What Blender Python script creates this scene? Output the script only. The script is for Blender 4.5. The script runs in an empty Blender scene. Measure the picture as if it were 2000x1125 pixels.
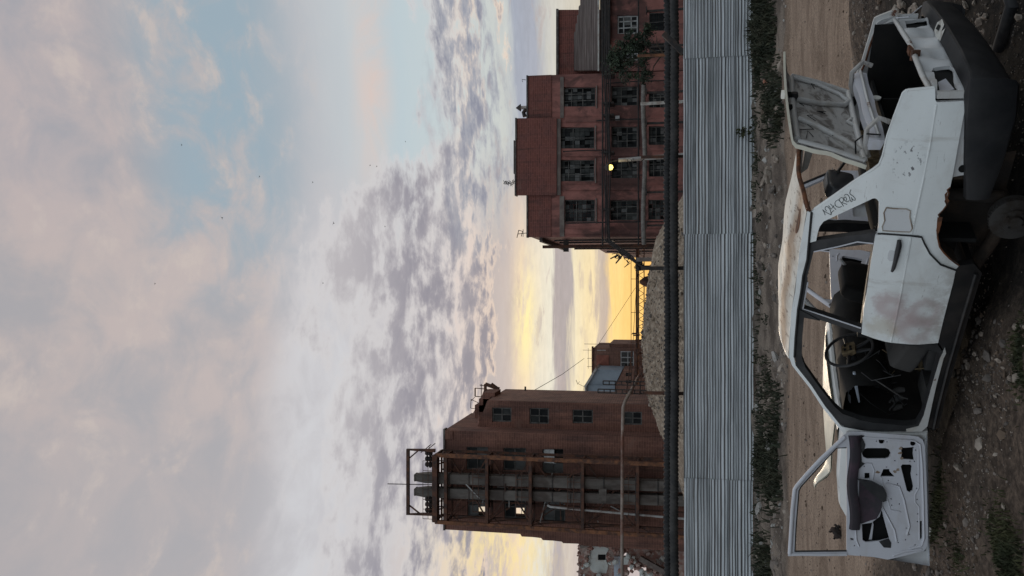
import bpy, bmesh, math, random
import numpy as np
from mathutils import Vector, Matrix
from mathutils.geometry import delaunay_2d_cdt
random.seed(7)
rng = np.random.default_rng(11)
S = bpy.context.scene
COL = S.collection
R = math.radians

# ------------------------------------------------------------------ camera
# phone held upright, frame stored on its side: image-left is up
PITCH, FPX = R(11), 1560.0
cd = bpy.data.cameras.new('camera')
cd.sensor_fit = 'HORIZONTAL'; cd.sensor_width = 36; cd.lens = 36 * FPX / 2000
cd.clip_start = .05; cd.clip_end = 3000
cam = bpy.data.objects.new('camera', cd); COL.objects.link(cam)
fwd = Vector((0, math.cos(PITCH), math.sin(PITCH)))
dn = Vector((0, math.sin(PITCH), -math.cos(PITCH)))
cam.matrix_world = Matrix(((0, 1, 0), (0, 0, 0), (0, 0, 0))).to_4x4()
mx = Matrix.Identity(4)
for i, c in enumerate((dn, Vector((1, 0, 0)), -fwd)):
    for j in range(3): mx[j][i] = c[j]
cam.matrix_world = mx
S.camera = cam
S.view_settings.view_transform = 'Standard'; S.view_settings.look = 'None'
S.view_settings.exposure = 0; S.view_settings.gamma = 1
S.cycles.max_bounces = 6; S.cycles.diffuse_bounces = 3; S.cycles.glossy_bounces = 3
S.cycles.use_denoising = True

def lin(r, g, b, k=1.0):
    f = lambda c: (c / 255 / 12.92 if c <= 10 else ((c / 255 + .055) / 1.055) ** 2.4) * k
    return (f(r), f(g), f(b), 1)

# ------------------------------------------------------------------ node helper
class NT:
    def __init__(s, tree): s.t = tree; s.n = tree.nodes; s.l = tree.links
    def new(s, kind, **kw):
        n = s.n.new(kind)
        for k, v in kw.items(): setattr(n, k, v)
        return n
    def put(s, sock, v):
        if hasattr(v, 'is_output') or isinstance(v, bpy.types.NodeSocket): s.l.new(v, sock)
        else: sock.default_value = v
    def m(s, op, a, b=0.0, c=0.0, clamp=False):
        n = s.new('ShaderNodeMath', operation=op, use_clamp=clamp)
        s.put(n.inputs[0], a); s.put(n.inputs[1], b); s.put(n.inputs[2], c)
        return n.outputs[0]
    def ramp(s, x, a, b, c=0.0, d=1.0):       # smoothstep map range
        n = s.new('ShaderNodeMapRange', interpolation_type='SMOOTHSTEP')
        for i, v in enumerate((x, a, b, c, d)): s.put(n.inputs[i], v)
        return n.outputs[0]
    def mix(s, f, a, b, mode='MIX'):
        n = s.new('ShaderNodeMix', data_type='RGBA', blend_type=mode)
        s.put(n.inputs[0], f); s.put(n.inputs[6], a); s.put(n.inputs[7], b)
        return n.outputs[2]
    def noise(s, vec, scale, detail=6, rough=.55, dist=0.0):
        n = s.new('ShaderNodeTexNoise')
        s.put(n.inputs['Vector'], vec); n.inputs['Scale'].default_value = scale
        n.inputs['Detail'].default_value = detail; n.inputs['Roughness'].default_value = rough
        n.inputs['Distortion'].default_value = dist
        return n.outputs['Fac']
    def xyz(s, x, y, z):
        n = s.new('ShaderNodeCombineXYZ')
        for i, v in enumerate((x, y, z)): s.put(n.inputs[i], v)
        return n.outputs[0]
    def cramp(s, x, stops):
        n = s.new('ShaderNodeValToRGB'); e = n.color_ramp.elements
        s.put(n.inputs[0], x)
        while len(e) < len(stops): e.new(.5)
        for el, (p, c) in zip(e, stops): el.position = p
        for el, (p, c) in zip(sorted(e, key=lambda q: q.position), sorted(stops, key=lambda q: q[0])):
            el.position = p; el.color = c
        return n.outputs[0]
    def scale(s, vec, v):
        n = s.new('ShaderNodeVectorMath', operation='MULTIPLY')
        s.put(n.inputs[0], vec); n.inputs[1].default_value = v
        return n.outputs[0]

# ------------------------------------------------------------------ sky
SUN_AZ, SUN_EL = R(-3), R(9)
W = bpy.data.worlds.new('World'); S.world = W; W.use_nodes = True
t = NT(W.node_tree); t.n.clear()
tc = t.new('ShaderNodeTexCoord')
sp = t.new('ShaderNodeSeparateXYZ'); t.l.new(tc.outputs['Generated'], sp.inputs[0])
x, y, z = sp.outputs
A = t.m('MULTIPLY', t.m('ARCTAN2', x, y), 180 / math.pi)            # azimuth, degrees right of north
Eg = t.m('MULTIPLY', t.m('ARCSINE', z), 180 / math.pi)              # elevation, degrees
zz = t.m('ADD', t.m('MAXIMUM', z, 0.0), .055)
P2 = t.xyz(t.m('DIVIDE', x, zz), t.m('DIVIDE', y, zz), 0.0)         # the flat cloud layer seen in perspective
nA = t.noise(P2, 1.1, 8, .58, .3)
nB = t.noise(t.scale(P2, (1.0, .9, 1)), 4.2, 10, .60, .35)
nH = t.noise(t.scale(P2, (1.0, .75, 1)), 7.5, 10, .60, .4)
nC = t.noise(t.scale(P2, (1.0, .9, 1)), 11.0, 8, .62, .2)
nS = t.noise(t.xyz(t.m('MULTIPLY', A, .10), t.m('MULTIPLY', Eg, .95), 3.0), 1.0, 10, .68, .6)   # streaks along the horizon
nW = t.noise(t.xyz(t.m('MULTIPLY', A, .13), t.m('MULTIPLY', Eg, .30), 9.0), 1.0, 9, .6, .6)
Ej = t.m('ADD', Eg, t.m('MULTIPLY', t.m('SUBTRACT', nS, .5), 2.3))
Eu = t.m('DIVIDE', Ej, 50.0, clamp=True)
def st(rows): return [(e / 50.0, lin(*c)) for e, c in rows]
mid = t.cramp(Eu, st([(0, (236, 176, 96)), (2, (250, 200, 116)), (3.9, (252, 216, 142)), (4.45, (184, 170, 162)), (5.0, (192, 178, 168)),
    (5.3, (244, 224, 180)), (6.7, (236, 224, 194)), (7.0, (166, 160, 164)), (7.85, (172, 164, 167)), (8.15, (230, 226, 210)), (9.4, (234, 222, 202)), (10.3, (236, 212, 188)),
    (11.2, (202, 188, 182)), (12.6, (190, 181, 180)), (14, (224, 206, 198)), (16, (218, 205, 200)), (19, (200, 197, 200)), (25, (200, 198, 202)), (31, (192, 188, 190)), (42, (186, 178, 178)), (50, (176, 172, 174))]))
rgt = t.cramp(Eu, st([(0, (214, 186, 150)), (5, (216, 206, 186)), (8.0, (206, 204, 196)), (9.0, (168, 172, 184)), (10.2, (166, 172, 186)), (11.2, (204, 208, 204)), (15, (198, 208, 210)), (19, (188, 203, 210)),
    (21, (196, 203, 207)), (25, (188, 193, 199)), (28, (168, 182, 192)), (31, (156, 175, 187)), (34, (164, 174, 184)), (37, (174, 172, 180)), (42, (172, 168, 178)), (50, (165, 164, 172))]))
base = t.mix(t.ramp(t.m('ADD', A, t.m('MULTIPLY', t.m('SUBTRACT', nA, .5), 14.0)), 1.0, 12.0), mid, rgt)
# soft high cloud, pink and grey, breaking into blue on the right
hi = t.ramp(Eg, 21.0, 31.0)
pk = t.mix(t.ramp(t.m('ADD', t.m('MULTIPLY', nH, .6), t.m('MULTIPLY', nA, .4)), .38, .60), lin(165, 165, 170), lin(196, 182, 178))
pk = t.mix(t.m('MULTIPLY', t.ramp(A, -6.0, -17.0), .55), pk, lin(170, 168, 172))
blue = t.m('MULTIPLY', t.m('MULTIPLY', t.ramp(A, -4.0, 8.0), t.ramp(t.m('ABSOLUTE', t.m('SUBTRACT', Eg, 30.5)), 6.5, 1.5)), t.ramp(t.m('ADD', t.m('MULTIPLY', nA, .5), t.m('MULTIPLY', nH, .5)), .60, .44))
base = t.mix(t.m('MULTIPLY', hi, .72), base, pk)
base = t.mix(t.m('MULTIPLY', blue, .85), base, lin(153, 174, 187))
base = t.mix(t.m('MULTIPLY', t.m('MULTIPLY', t.ramp(nC, .48, .66), t.ramp(nH, .46, .62)), t.m('MULTIPLY', hi, .6)), base, lin(205, 193, 186))
# bright gap under the high cloud
gap = t.m('MULTIPLY', t.ramp(t.m('ABSOLUTE', t.m('SUBTRACT', Eg, t.m('ADD', 24.2, t.m('MULTIPLY', t.m('SUBTRACT', nA, .5), 9.0)))), 4.5, .5), t.ramp(A, 9.0, -5.0))
base = t.mix(t.m('MULTIPLY', t.m('MULTIPLY', gap, t.ramp(nH, .30, .62, .25, 1.0)), .75), base, lin(211, 212, 216))
# pink streak to the right
stk = t.m('MULTIPLY', t.ramp(t.m('ABSOLUTE', t.m('SUBTRACT', Eg, t.m('ADD', 20.2, t.m('MULTIPLY', t.m('SUBTRACT', A, 15.0), -.05)))), 2.0, .0), t.ramp(A, 2.0, 15.0))
base = t.mix(t.m('MULTIPLY', stk, t.ramp(nW, .32, .62, .15, .85)), base, lin(220, 199, 190))
# puffy grey clouds between 11 and 24 degrees, thinner to the right
lo_edge = t.ramp(t.m('ADD', Eg, t.m('ADD', t.m('MULTIPLY', t.m('SUBTRACT', nW, .5), 5.0), t.m('MULTIPLY', t.m('SUBTRACT', nB, .5), 3.0))), 10.4, 14.2)
top = t.m('ADD', t.ramp(A, -18.0, 3.0, 24.5, 26.0), t.ramp(A, 5.0, 12.0, 0.0, -8.5))
hi_edge = t.ramp(t.m('SUBTRACT', Eg, top), 3.5, -4.5)
band = t.m('MULTIPLY', lo_edge, hi_edge)
cn = t.m('ADD', t.m('MULTIPLY', nA, .22), t.m('ADD', t.m('MULTIPLY', nB, .48), t.m('MULTIPLY', nC, .30)))
cov = t.m('SUBTRACT', t.m('ADD', cn, t.m('MULTIPLY', t.m('SUBTRACT', band, 1.02), .22)), t.m('MULTIPLY', t.ramp(A, -13.0, -19.0), .02))
rim = t.ramp(cov, .37, .46)
core = t.ramp(cov, .425, .545)
warm = t.mix(t.ramp(Eg, 11.5, 16.5), lin(242, 217, 196), lin(211, 208, 209))
base = t.mix(t.m('MULTIPLY', rim, .75), base, warm)
dk = t.mix(t.ramp(t.m('ADD', t.m('MULTIPLY', nA, .5), t.m('MULTIPLY', nB, .5)), .40, .62), lin(172, 167, 173), lin(137, 135, 148))
dk = t.mix(t.ramp(Eg, 17.5, 23.5), dk, lin(183, 179, 183))
base = t.mix(t.m('MULTIPLY', core, .93), base, dk)
# dark blue-grey bank low on the right
bank = t.m('MULTIPLY', t.ramp(t.m('ABSOLUTE', t.m('SUBTRACT', Eg, t.m('ADD', 13.6, t.m('MULTIPLY', t.m('SUBTRACT', nW, .5), 6.0)))), 3.4, .5), t.ramp(A, 1.0, 6.0))
bn = t.m('ADD', t.m('MULTIPLY', nC, .34), t.m('ADD', t.m('MULTIPLY', nB, .36), t.m('MULTIPLY', nS, .30)))
bank = t.m('MULTIPLY', t.m('POWER', bank, .6), t.ramp(bn, .44, .545))
base = t.mix(t.m('MULTIPLY', bank, .9), base, t.mix(t.ramp(bn, .50, .60), lin(168, 171, 180), lin(136, 140, 157)))
# ragged little clouds in the low bright sky
rag = t.m('MULTIPLY', t.ramp(t.noise(t.xyz(t.m('MULTIPLY', A, .22), t.m('MULTIPLY', Eg, 1.1), 1.0), 1.0, 9, .65, .5), .54, .64), t.m('MULTIPLY', t.ramp(Eg, 5.0, 6.5), t.ramp(Eg, 12.5, 10.5)))
base = t.mix(t.m('MULTIPLY', rag, .55), base, lin(186, 172, 170))
# the sun's glow behind the cloud, and a second yellow patch behind the tower
def glow(a0, e0, wa, we):
    da = t.m('DIVIDE', t.m('SUBTRACT', A, a0), wa); de = t.m('DIVIDE', t.m('SUBTRACT', Eg, e0), we)
    return t.m('EXPONENT', t.m('MULTIPLY', t.m('ADD', t.m('MULTIPLY', da, da), t.m('MULTIPLY', de, de)), -1.0))
g1 = t.m('MULTIPLY', glow(-2.4, 10.0, 4.0, .75), t.ramp(t.m('ADD', t.m('MULTIPLY', nS, .6), t.m('MULTIPLY', nC, .4)), .36, .56))
base = t.mix(t.m('MULTIPLY', g1, .95), base, (1.0, .86, .42, 1))
g2 = t.m('MULTIPLY', glow(-18.5, 11.2, 3.6, 3.6), t.ramp(t.m('ADD', t.m('MULTIPLY', nC, .6), t.m('MULTIPLY', nB, .4)), .60, .40))
base = t.mix(t.m('MULTIPLY', g2, .95), base, (1.0, .80, .40, 1))
base = t.mix(t.m('MULTIPLY', t.ramp(A, -10.0, -16.0), t.ramp(Eg, 9.0, 5.0)), base, lin(192, 182, 184))
fine = t.ramp(t.m('ADD', t.m('MULTIPLY', nS, .5), t.m('MULTIPLY', nC, .5)), .34, .66, .93, 1.06)
lowk = t.ramp(Eg, 14.0, 9.0)
fk = t.m('ADD', 1.0, t.m('MULTIPLY', t.m('SUBTRACT', fine, 1.0), lowk))
base = t.mix(1.0, base, t.xyz(fk, fk, fk), 'MULTIPLY')
# the half of the sky behind the photographer: even, bluish overcast; below the horizon: dark
back = t.ramp(y, .25, -.25)
base = t.mix(back, base, lin(204, 216, 226, .90))
nk = t.new('ShaderNodeTexSky', sky_type='NISHITA', sun_disc=False, sun_elevation=SUN_EL, sun_rotation=SUN_AZ)
bg1 = t.new('ShaderNodeBackground'); t.put(bg1.inputs[0], base); bg1.inputs[1].default_value = .97
bg2 = t.new('ShaderNodeBackground'); t.l.new(nk.outputs[0], bg2.inputs[0]); bg2.inputs[1].default_value = .002
ad = t.new('ShaderNodeAddShader'); t.l.new(bg1.outputs[0], ad.inputs[0]); t.l.new(bg2.outputs[0], ad.inputs[1])
wo = t.new('ShaderNodeOutputWorld'); t.l.new(ad.outputs[0], wo.inputs[0])

sd = bpy.data.lights.new('sun', 'SUN'); sd.energy = .7; sd.angle = R(14); sd.color = (1, .80, .58)
so = bpy.data.objects.new('sun', sd); COL.objects.link(so)
sv = Vector((math.sin(SUN_AZ) * math.cos(SUN_EL), math.cos(SUN_AZ) * math.cos(SUN_EL), math.sin(SUN_EL)))
so.rotation_euler = sv.to_track_quat('Z', 'Y').to_euler(); so.location = sv * 100

# ------------------------------------------------------------------ materials
MATS = {}
def mat(name, c1, c2=None, scale=4.0, lo=.45, hi=.6, rough=.8, metal=0.0, bump=0.0, bscale=30.0, var=.18, vscale=1.2, stretch=(1, 1, 1), spec=.4, detail=8, extra=None):
    m = bpy.data.materials.new(name); m.use_nodes = True
    n = NT(m.node_tree); b = n.n['Principled BSDF']
    tc = n.new('ShaderNodeTexCoord'); v = n.scale(tc.outputs['Object'], stretch)
    c = (*c1, 1)
    if c2 is not None:
        c = n.mix(n.ramp(n.noise(v, scale, detail, .6, .2), lo, hi), c, (*c2, 1))
    if var:
        k = n.ramp(n.noise(v, vscale, 9, .65), .25, .75, 1 - var, 1 + var)
        c = n.mix(1.0, c, n.xyz(k, k, k), 'MULTIPLY')
    if extra: c = extra(n, tc.outputs['Object'], c)
    n.put(b.inputs['Base Color'], c)
    b.inputs['Roughness'].default_value = rough; b.inputs['Metallic'].default_value = metal
    b.inputs['Specular IOR Level'].default_value = spec
    if bump:
        bp = n.new('ShaderNodeBump'); bp.inputs['Strength'].default_value = bump; bp.inputs['Distance'].default_value = .02
        n.put(bp.inputs['Height'], n.noise(v, bscale, 6, .6)); n.l.new(bp.outputs[0], b.inputs['Normal'])
    MATS[name] = m
    return m

# ------------------------------------------------------------------ mesh helpers
OFF = {}
class MB:
    def __init__(s): s.v = []; s.f = []; s.mi = []
    def add(s, vs, fs, mi=0):
        o = len(s.v); s.v += [tuple(map(float, p)) for p in vs]
        s.f += [tuple(i + o for i in f) for f in fs]; s.mi += [mi] * len(fs)
        return s
    def box(s, c, d, rz=0.0, mi=0):
        ca, sa = math.cos(rz), math.sin(rz); vs = []
        for k in (-.5, .5):
            for i, j in ((-.5, -.5), (.5, -.5), (.5, .5), (-.5, .5)):
                a, b = i * d[0], j * d[1]
                vs.append((c[0] + a * ca - b * sa, c[1] + a * sa + b * ca, c[2] + k * d[2]))
        return s.add(vs, [(0, 3, 2, 1), (4, 5, 6, 7), (0, 1, 5, 4), (1, 2, 6, 5), (2, 3, 7, 6), (3, 0, 4, 7)], mi)
    def span(s, a, b, mi=0):                     # box between two corners
        return s.box([(p + q) / 2 for p, q in zip(a, b)], [abs(p - q) for p, q in zip(a, b)], 0, mi)
    def tube(s, pts, r, n=8, mi=0, cap=True, sq=False):
        P = [Vector(p) for p in pts]; rs = r if isinstance(r, (list, tuple)) else [r] * len(P)
        vs = []; up = None
        for i, p in enumerate(P):
            d = ((P[i + 1] if i + 1 < len(P) else p) - (P[i - 1] if i else p)).normalized()
            if up is None:
                up = Vector((0, 0, 1)) if abs(d.z) < .9 else Vector((0, 1, 0))
            a = d.cross(up).normalized(); b = a.cross(d).normalized(); up = b
            for k in range(n):
                w = 2 * math.pi * (k + (.5 if sq else 0)) / n
                vs.append(p + (a * math.cos(w) + b * math.sin(w)) * rs[i] * (1.414 if sq else 1))
        fs = [(i * n + k, i * n + (k + 1) % n, (i + 1) * n + (k + 1) % n, (i + 1) * n + k) for i in range(len(P) - 1) for k in range(n)]
        if cap: fs += [tuple(range(n))[::-1], tuple(range((len(P) - 1) * n, len(P) * n))]
        return s.add(vs, fs, mi)
    def beam(s, a, b, w, mi=0): return s.tube([a, b], w / 2, 4, mi, True, True)
    def grid(s, vs, nx, ny, mi=0):               # vs row-major ny rows of nx
        return s.add(vs, [(j * nx + i, j * nx + i + 1, (j + 1) * nx + i + 1, (j + 1) * nx + i) for j in range(ny - 1) for i in range(nx - 1)], mi)
    def lathe(s, prof, c, axis='z', n=24, mi=0):  # prof: (radius, height)
        vs = []
        for r, h in prof:
            for k in range(n):
                w = 2 * math.pi * k / n; p = (r * math.cos(w), r * math.sin(w), h)
                if axis == 'y': p = (p[0], p[2], p[1])
                if axis == 'x': p = (p[2], p[0], p[1])
                vs.append([a + b for a, b in zip(c, p)])
        fs = [(i * n + k, i * n + (k + 1) % n, (i + 1) * n + (k + 1) % n, (i + 1) * n + k) for i in range(len(prof) - 1) for k in range(n)]
        fs += [tuple(range(n))[::-1], tuple(range((len(prof) - 1) * n, len(prof) * n))]
        return s.add(vs, fs, mi)
    def build(s, name, m, parent=None, smooth=None):
        me = bpy.data.meshes.new(name); off = OFF.get(parent.name, Vector()) if parent else Vector()
        me.from_pydata([(p[0] - off[0], p[1] - off[1], p[2] - off[2]) for p in s.v], [], s.f)
        for mm in (m if isinstance(m, (list, tuple)) else [m]): me.materials.append(mm)
        if any(s.mi): me.polygons.foreach_set('material_index', s.mi)
        bm = bmesh.new(); bm.from_mesh(me); bmesh.ops.recalc_face_normals(bm, faces=bm.faces); bm.to_mesh(me); bm.free()
        if smooth:
            me.polygons.foreach_set('use_smooth', [True] * len(me.polygons)); me.set_sharp_from_angle(angle=R(smooth))
        o = bpy.data.objects.new(name, me); COL.objects.link(o)
        if parent: o.parent = parent; OFF[o.name] = off
        return o

def tag(o, label=None, cat=None, group=None, kind=None):
    for k, v in (('label', label), ('category', cat), ('group', group), ('kind', kind)):
        if v: o[k] = v
    return o
def thing(name, label, cat, loc=(0, 0, 0), group=None, rot=(0, 0, 0)):
    o = bpy.data.objects.new(name, None); COL.objects.link(o); o.empty_display_size = .2
    o.location = loc; o.rotation_euler = rot; OFF[o.name] = Vector(loc) if rot == (0, 0, 0) else Vector()
    return tag(o, label, cat, group)
def copy_tree(o, parent=None):
    c = o.copy(); COL.objects.link(c)
    if parent: c.parent = parent
    for ch in list(o.children): copy_tree(ch, c)
    return c

def inside(poly, pts):
    x, y = pts[:, 0], pts[:, 1]; r = np.zeros(len(pts), bool); n = len(poly)
    for i in range(n):
        x1, y1 = poly[i]; x2, y2 = poly[(i + 1) % n]
        c = ((y1 > y) != (y2 > y))
        with np.errstate(divide='ignore', invalid='ignore'):
            r ^= c & (x < (x2 - x1) * (y - y1) / ((y2 - y1) if y2 != y1 else 1e-12) + x1)
    return r
def fill(outer, holes=(), step=0.0):
    """triangulate a 2D outline with holes, with inner points every step"""
    V = []; Ed = []; loops = [outer] + list(holes)
    for L in loops:
        s0 = len(V)
        for i, p in enumerate(L):
            q = L[(i + 1) % len(L)]; d = math.dist(p, q)
            k = max(1, int(d / step)) if step else 1
            for j in range(k): V.append((p[0] + (q[0] - p[0]) * j / k, p[1] + (q[1] - p[1]) * j / k))
        Ed += [(i, i + 1) for i in range(s0, len(V) - 1)] + [(len(V) - 1, s0)]
    if step:
        B = np.array(V); lo = B.min(0); hi = B.max(0)
        G = np.array([(a, b) for a in np.arange(lo[0], hi[0], step) for b in np.arange(lo[1], hi[1], step)]).reshape(-1, 2)
        k = inside(outer, G)
        for h in holes: k &= ~inside(h, G)
        G = G[k]
        if len(G):
            dm = np.min(np.linalg.norm(G[:, None] - B[None], axis=2), axis=1); G = G[dm > step * .5]
            V += [tuple(g) for g in G]
    r = delaunay_2d_cdt([Vector(p) for p in V], Ed, [], 0, 1e-6)
    vo = np.array([tuple(p) for p in r[0]]); F = [f for f in r[2] if len(f) == 3]
    C = np.array([vo[list(f)].mean(0) for f in F]); k = inside(outer, C)
    for h in holes: k &= ~inside(h, C)
    return vo, [f for f, q in zip(F, k) if q]
def panel(mb, outer, holes, fn, back, step=0.0, mi=0, mi_edge=None):
    """solid sheet: front = fn(a,b), back = fn + back(a,b)"""
    vo, F = fill(outer, holes, step); n = len(vo)
    fr = [Vector(fn(a, b)) for a, b in vo]
    bk = [p + Vector(back(a, b) if callable(back) else back) for p, (a, b) in zip(fr, vo)]
    cnt = {}
    for f in F:
        for i in range(3):
            e = (f[i], f[(i + 1) % 3]); cnt[tuple(sorted(e))] = cnt.get(tuple(sorted(e)), []) + [e]
    fs = [tuple(f) for f in F] + [tuple(i + n for i in reversed(f)) for f in F]
    ed = [(b, a, a + n, b + n) for k, v in cnt.items() if len(v) == 1 for a, b in v]
    o = len(mb.v); mb.v += [tuple(p) for p in fr + bk]
    mb.f += [tuple(i + o for i in f) for f in fs + ed]
    mb.mi += [mi] * len(fs) + [mi if mi_edge is None else mi_edge] * len(ed)
    return mb

def leafcloud(mb, c, rad, n_, ls, flat=1.0, hole=.0, mi=0, shell=.35):
    for _ in range(n_):
        d = Vector(rng.normal(size=3)).normalized(); rr = rng.uniform(shell, 1) ** .6
        p = Vector((c[0] + d.x * rad[0] * rr, c[1] + d.y * rad[1] * rr, c[2] + d.z * rad[2] * rr))
        a = Vector(rng.normal(size=3)).normalized(); b = a.cross(Vector(rng.normal(size=3))).normalized(); l = ls * rng.uniform(.6, 1.3)
        mb.add([p - a * l, p + b * l * .45, p + a * l, p - b * l * .45], [(0, 1, 2, 3)], mi)

# pixel -> ray, used to read real positions off the photograph once the distance is known
CP, SP = math.cos(PITCH), math.sin(PITCH)
def ray(X, Y):
    a = (1125 - Y - 562.5) / FPX; b = (1000 - X) / FPX
    return Vector((a, CP - SP * b, SP + CP * b))
def at(X, Y, d):                                  # point at world depth d
    r = ray(X, Y); return r * (d / r.y)
# ================================================================== ground
def vnoise(x, y, seed=0, octv=4, rough=.5):
    x = np.asarray(x, float); y = np.asarray(y, float); out = np.zeros(np.broadcast(x, y).shape); a = 1.0; tot = 0
    for o in range(octv):
        xi = np.floor(x).astype(int); yi = np.floor(y).astype(int); fx = x - xi; fy = y - yi
        fx = fx * fx * (3 - 2 * fx); fy = fy * fy * (3 - 2 * fy)
        def h(i, j):
            n = (i * 374761393 + j * 668265263 + (seed + o) * 982451653) & 0x7fffffff
            n = ((n ^ (n >> 13)) * 1274126177) & 0x7fffffff
            return ((n ^ (n >> 16)) & 0xffff) / 65535.0
        out += a * ((h(xi, yi) * (1 - fx) + h(xi + 1, yi) * fx) * (1 - fy) + (h(xi, yi + 1) * (1 - fx) + h(xi + 1, yi + 1) * fx) * fy)
        tot += a; a *= rough; x = x * 2.03 + 17.1; y = y * 2.03 + 5.3
    return out / tot
def sst(x, a, b): k = np.clip((x - a) / (b - a), 0, 1); return k * k * (3 - 2 * k)
FY = 22.8
def masks(x, y):
    w = (vnoise(x * .5, y * .5, 3) - .5) * 1.6
    far = 17.3 + (vnoise(x * .35, 7 + 0 * y, 9) - .5) * 1.0 + w * .3
    near = np.where(x > 1.5, 10.8 + w, 9.0 + w * .7) + np.clip(-x - 2, 0, 2) * .9
    road = sst(y, near - .5, near + .5) * (1 - sst(y, far - .25, far + .35))
    side = (y - 7.40) + .58 * (x + .74) + (vnoise(x * 1.3, y * 1.3, 5) - .5) * .5         # line of the bank edge in front of the car
    bank = (1 - sst(side, -.55, -.12)) * (1 - sst(x, -.45, .2))
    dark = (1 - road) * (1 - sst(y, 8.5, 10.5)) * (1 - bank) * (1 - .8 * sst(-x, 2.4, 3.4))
    strip = sst(y, far - .1, far + .5)
    return road, bank, dark, strip
def gz(x, y):
    x = np.asarray(x, float); y = np.asarray(y, float)
    road, bank, dark, strip = masks(x, y)
    h = -2.45 + .12 * sst(y, 17, 22.5)
    rough = (vnoise(x * 1.1, y * 1.1, 1, 5) - .5)
    h = h + rough * (.07 * road + .26 * strip * (1 - sst(y, 24, 30)) + .16 * (1 - road) * (1 - strip))
    h = h + (vnoise(x * 6, y * 6, 2, 4) - .5) * (.05 * (1 - road) + .008)
    h = h + .018 * road * np.sin((y + .6 * vnoise(x * .3, .2 * y, 8)) * 3.1) * sst(y, 11, 12)     # wheel ruts
    h = h + .14 * bank + .55 * sst(6.1 - y, .1, 3.0)
    h = h + .22 * sst(x, 2.1, 3.1) * (1 - road) * (1 - strip) * sst(y, 5, 6.5)
    return h
def axis(fine0, fine1, st, far0, far1):
    a = list(np.arange(fine0, fine1, st)); s = st
    p = fine1
    while p < far1: a.append(p); s *= 1.35; p += s
    a.append(far1); s = st; p = fine0 - st
    while p > far0: a.insert(0, p); s *= 1.35; p -= s
    a.insert(0, far0); return np.array(a)
gxs = axis(-8, 8, .07, -400, 400); gys = axis(3.5, 23.5, .07, -60, 600)
GX, GY = np.meshgrid(gxs, gys); GZ = gz(GX, GY)
def attr(o, name, arr):
    a = o.data.attributes.new(name, 'FLOAT', 'POINT'); a.data.foreach_set('value', np.asarray(arr, float).ravel())
mg = bpy.data.materials.new('ground'); mg.use_nodes = True
n = NT(mg.node_tree); b = n.n['Principled BSDF']; tc = n.new('ShaderNodeTexCoord'); v = tc.outputs['Object']
def at_(nm): k = n.new('ShaderNodeAttribute', attribute_name=nm); return k.outputs['Fac']
big = n.noise(v, .9, 9, .62); fin = n.noise(v, 9, 8, .7); peb = n.noise(v, 34, 5, .65)
long_ = n.noise(n.scale(v, (.55, 1.5, 1)), 1.3, 12, .72, .5)
roadc = n.mix(n.ramp(long_, .36, .62), (.185, .132, .097, 1), (.295, .220, .165, 1))
roadc = n.mix(n.m('MULTIPLY', n.ramp(n.noise(n.scale(v, (1.0, 1.5, 1)), 5.5, 9, .75), .60, .68), .6), roadc, (.10, .068, .048, 1))
soil = n.mix(n.ramp(fin, .38, .66), (.055, .041, .032, 1), (.135, .100, .076, 1))
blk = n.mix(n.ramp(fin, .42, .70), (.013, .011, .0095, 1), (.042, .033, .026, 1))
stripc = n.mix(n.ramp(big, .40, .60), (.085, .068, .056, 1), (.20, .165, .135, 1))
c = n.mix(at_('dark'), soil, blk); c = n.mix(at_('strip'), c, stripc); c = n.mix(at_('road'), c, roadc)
k = n.ramp(peb, .25, .78, .62, 1.45); c = n.mix(1.0, c, n.xyz(k, k, k), 'MULTIPLY')
n.put(b.inputs['Base Color'], c); b.inputs['Roughness'].default_value = .95; b.inputs['Specular IOR Level'].default_value = .2
bp = n.new('ShaderNodeBump'); bp.inputs['Strength'].default_value = .55; bp.inputs['Distance'].default_value = .03
n.put(bp.inputs['Height'], n.m('ADD', n.m('MULTIPLY', peb, .5), fin)); n.l.new(bp.outputs[0], b.inputs['Normal'])
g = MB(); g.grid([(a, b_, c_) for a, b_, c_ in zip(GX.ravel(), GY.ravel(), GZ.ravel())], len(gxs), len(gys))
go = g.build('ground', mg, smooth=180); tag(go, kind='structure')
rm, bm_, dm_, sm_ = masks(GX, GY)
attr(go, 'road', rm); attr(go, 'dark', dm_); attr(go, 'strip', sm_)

# ------------------------------------------------------------------ stones, gravel, weeds
m_stone = mat('stone', (.23, .185, .15), (.33, .28, .235), .9, .42, .6, .9, bump=.4, bscale=9, var=.35, vscale=2.5)
m_stone2 = mat('dark_stone', (.10, .085, .075), (.21, .175, .15), 1.1, .42, .6, .9, bump=.4, bscale=9, var=.3, vscale=2)
m_dirtc = mat('dirt_clod', (.085, .058, .040), (.14, .10, .072), 2, .4, .6, .95)
m_brickbit = mat('brick_rubble', (.30, .115, .07), (.38, .19, .13), 2, .4, .6, .9, bump=.4, bscale=12)
m_conc = mat('concrete', (.33, .32, .30), (.22, .205, .19), 3, .42, .62, .9, bump=.3, bscale=20)
bmx = bmesh.new(); bmesh.ops.create_icosphere(bmx, subdivisions=1, radius=1); ICO_V = np.array([v.co[:] for v in bmx.verts]); ICO_F = np.array([[v.index for v in f.verts] for f in bmx.faces]); bmx.free()
def rotm(n):
    q = rng.normal(size=(n, 4)); q /= np.linalg.norm(q, axis=1)[:, None]; w, x, y, z = q.T
    return np.stack([1 - 2 * (y * y + z * z), 2 * (x * y - z * w), 2 * (x * z + y * w), 2 * (x * y + z * w), 1 - 2 * (x * x + z * z), 2 * (y * z - x * w), 2 * (x * z - y * w), 2 * (y * z + x * w), 1 - 2 * (x * x + y * y)], 1).reshape(-1, 3, 3)
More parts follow.
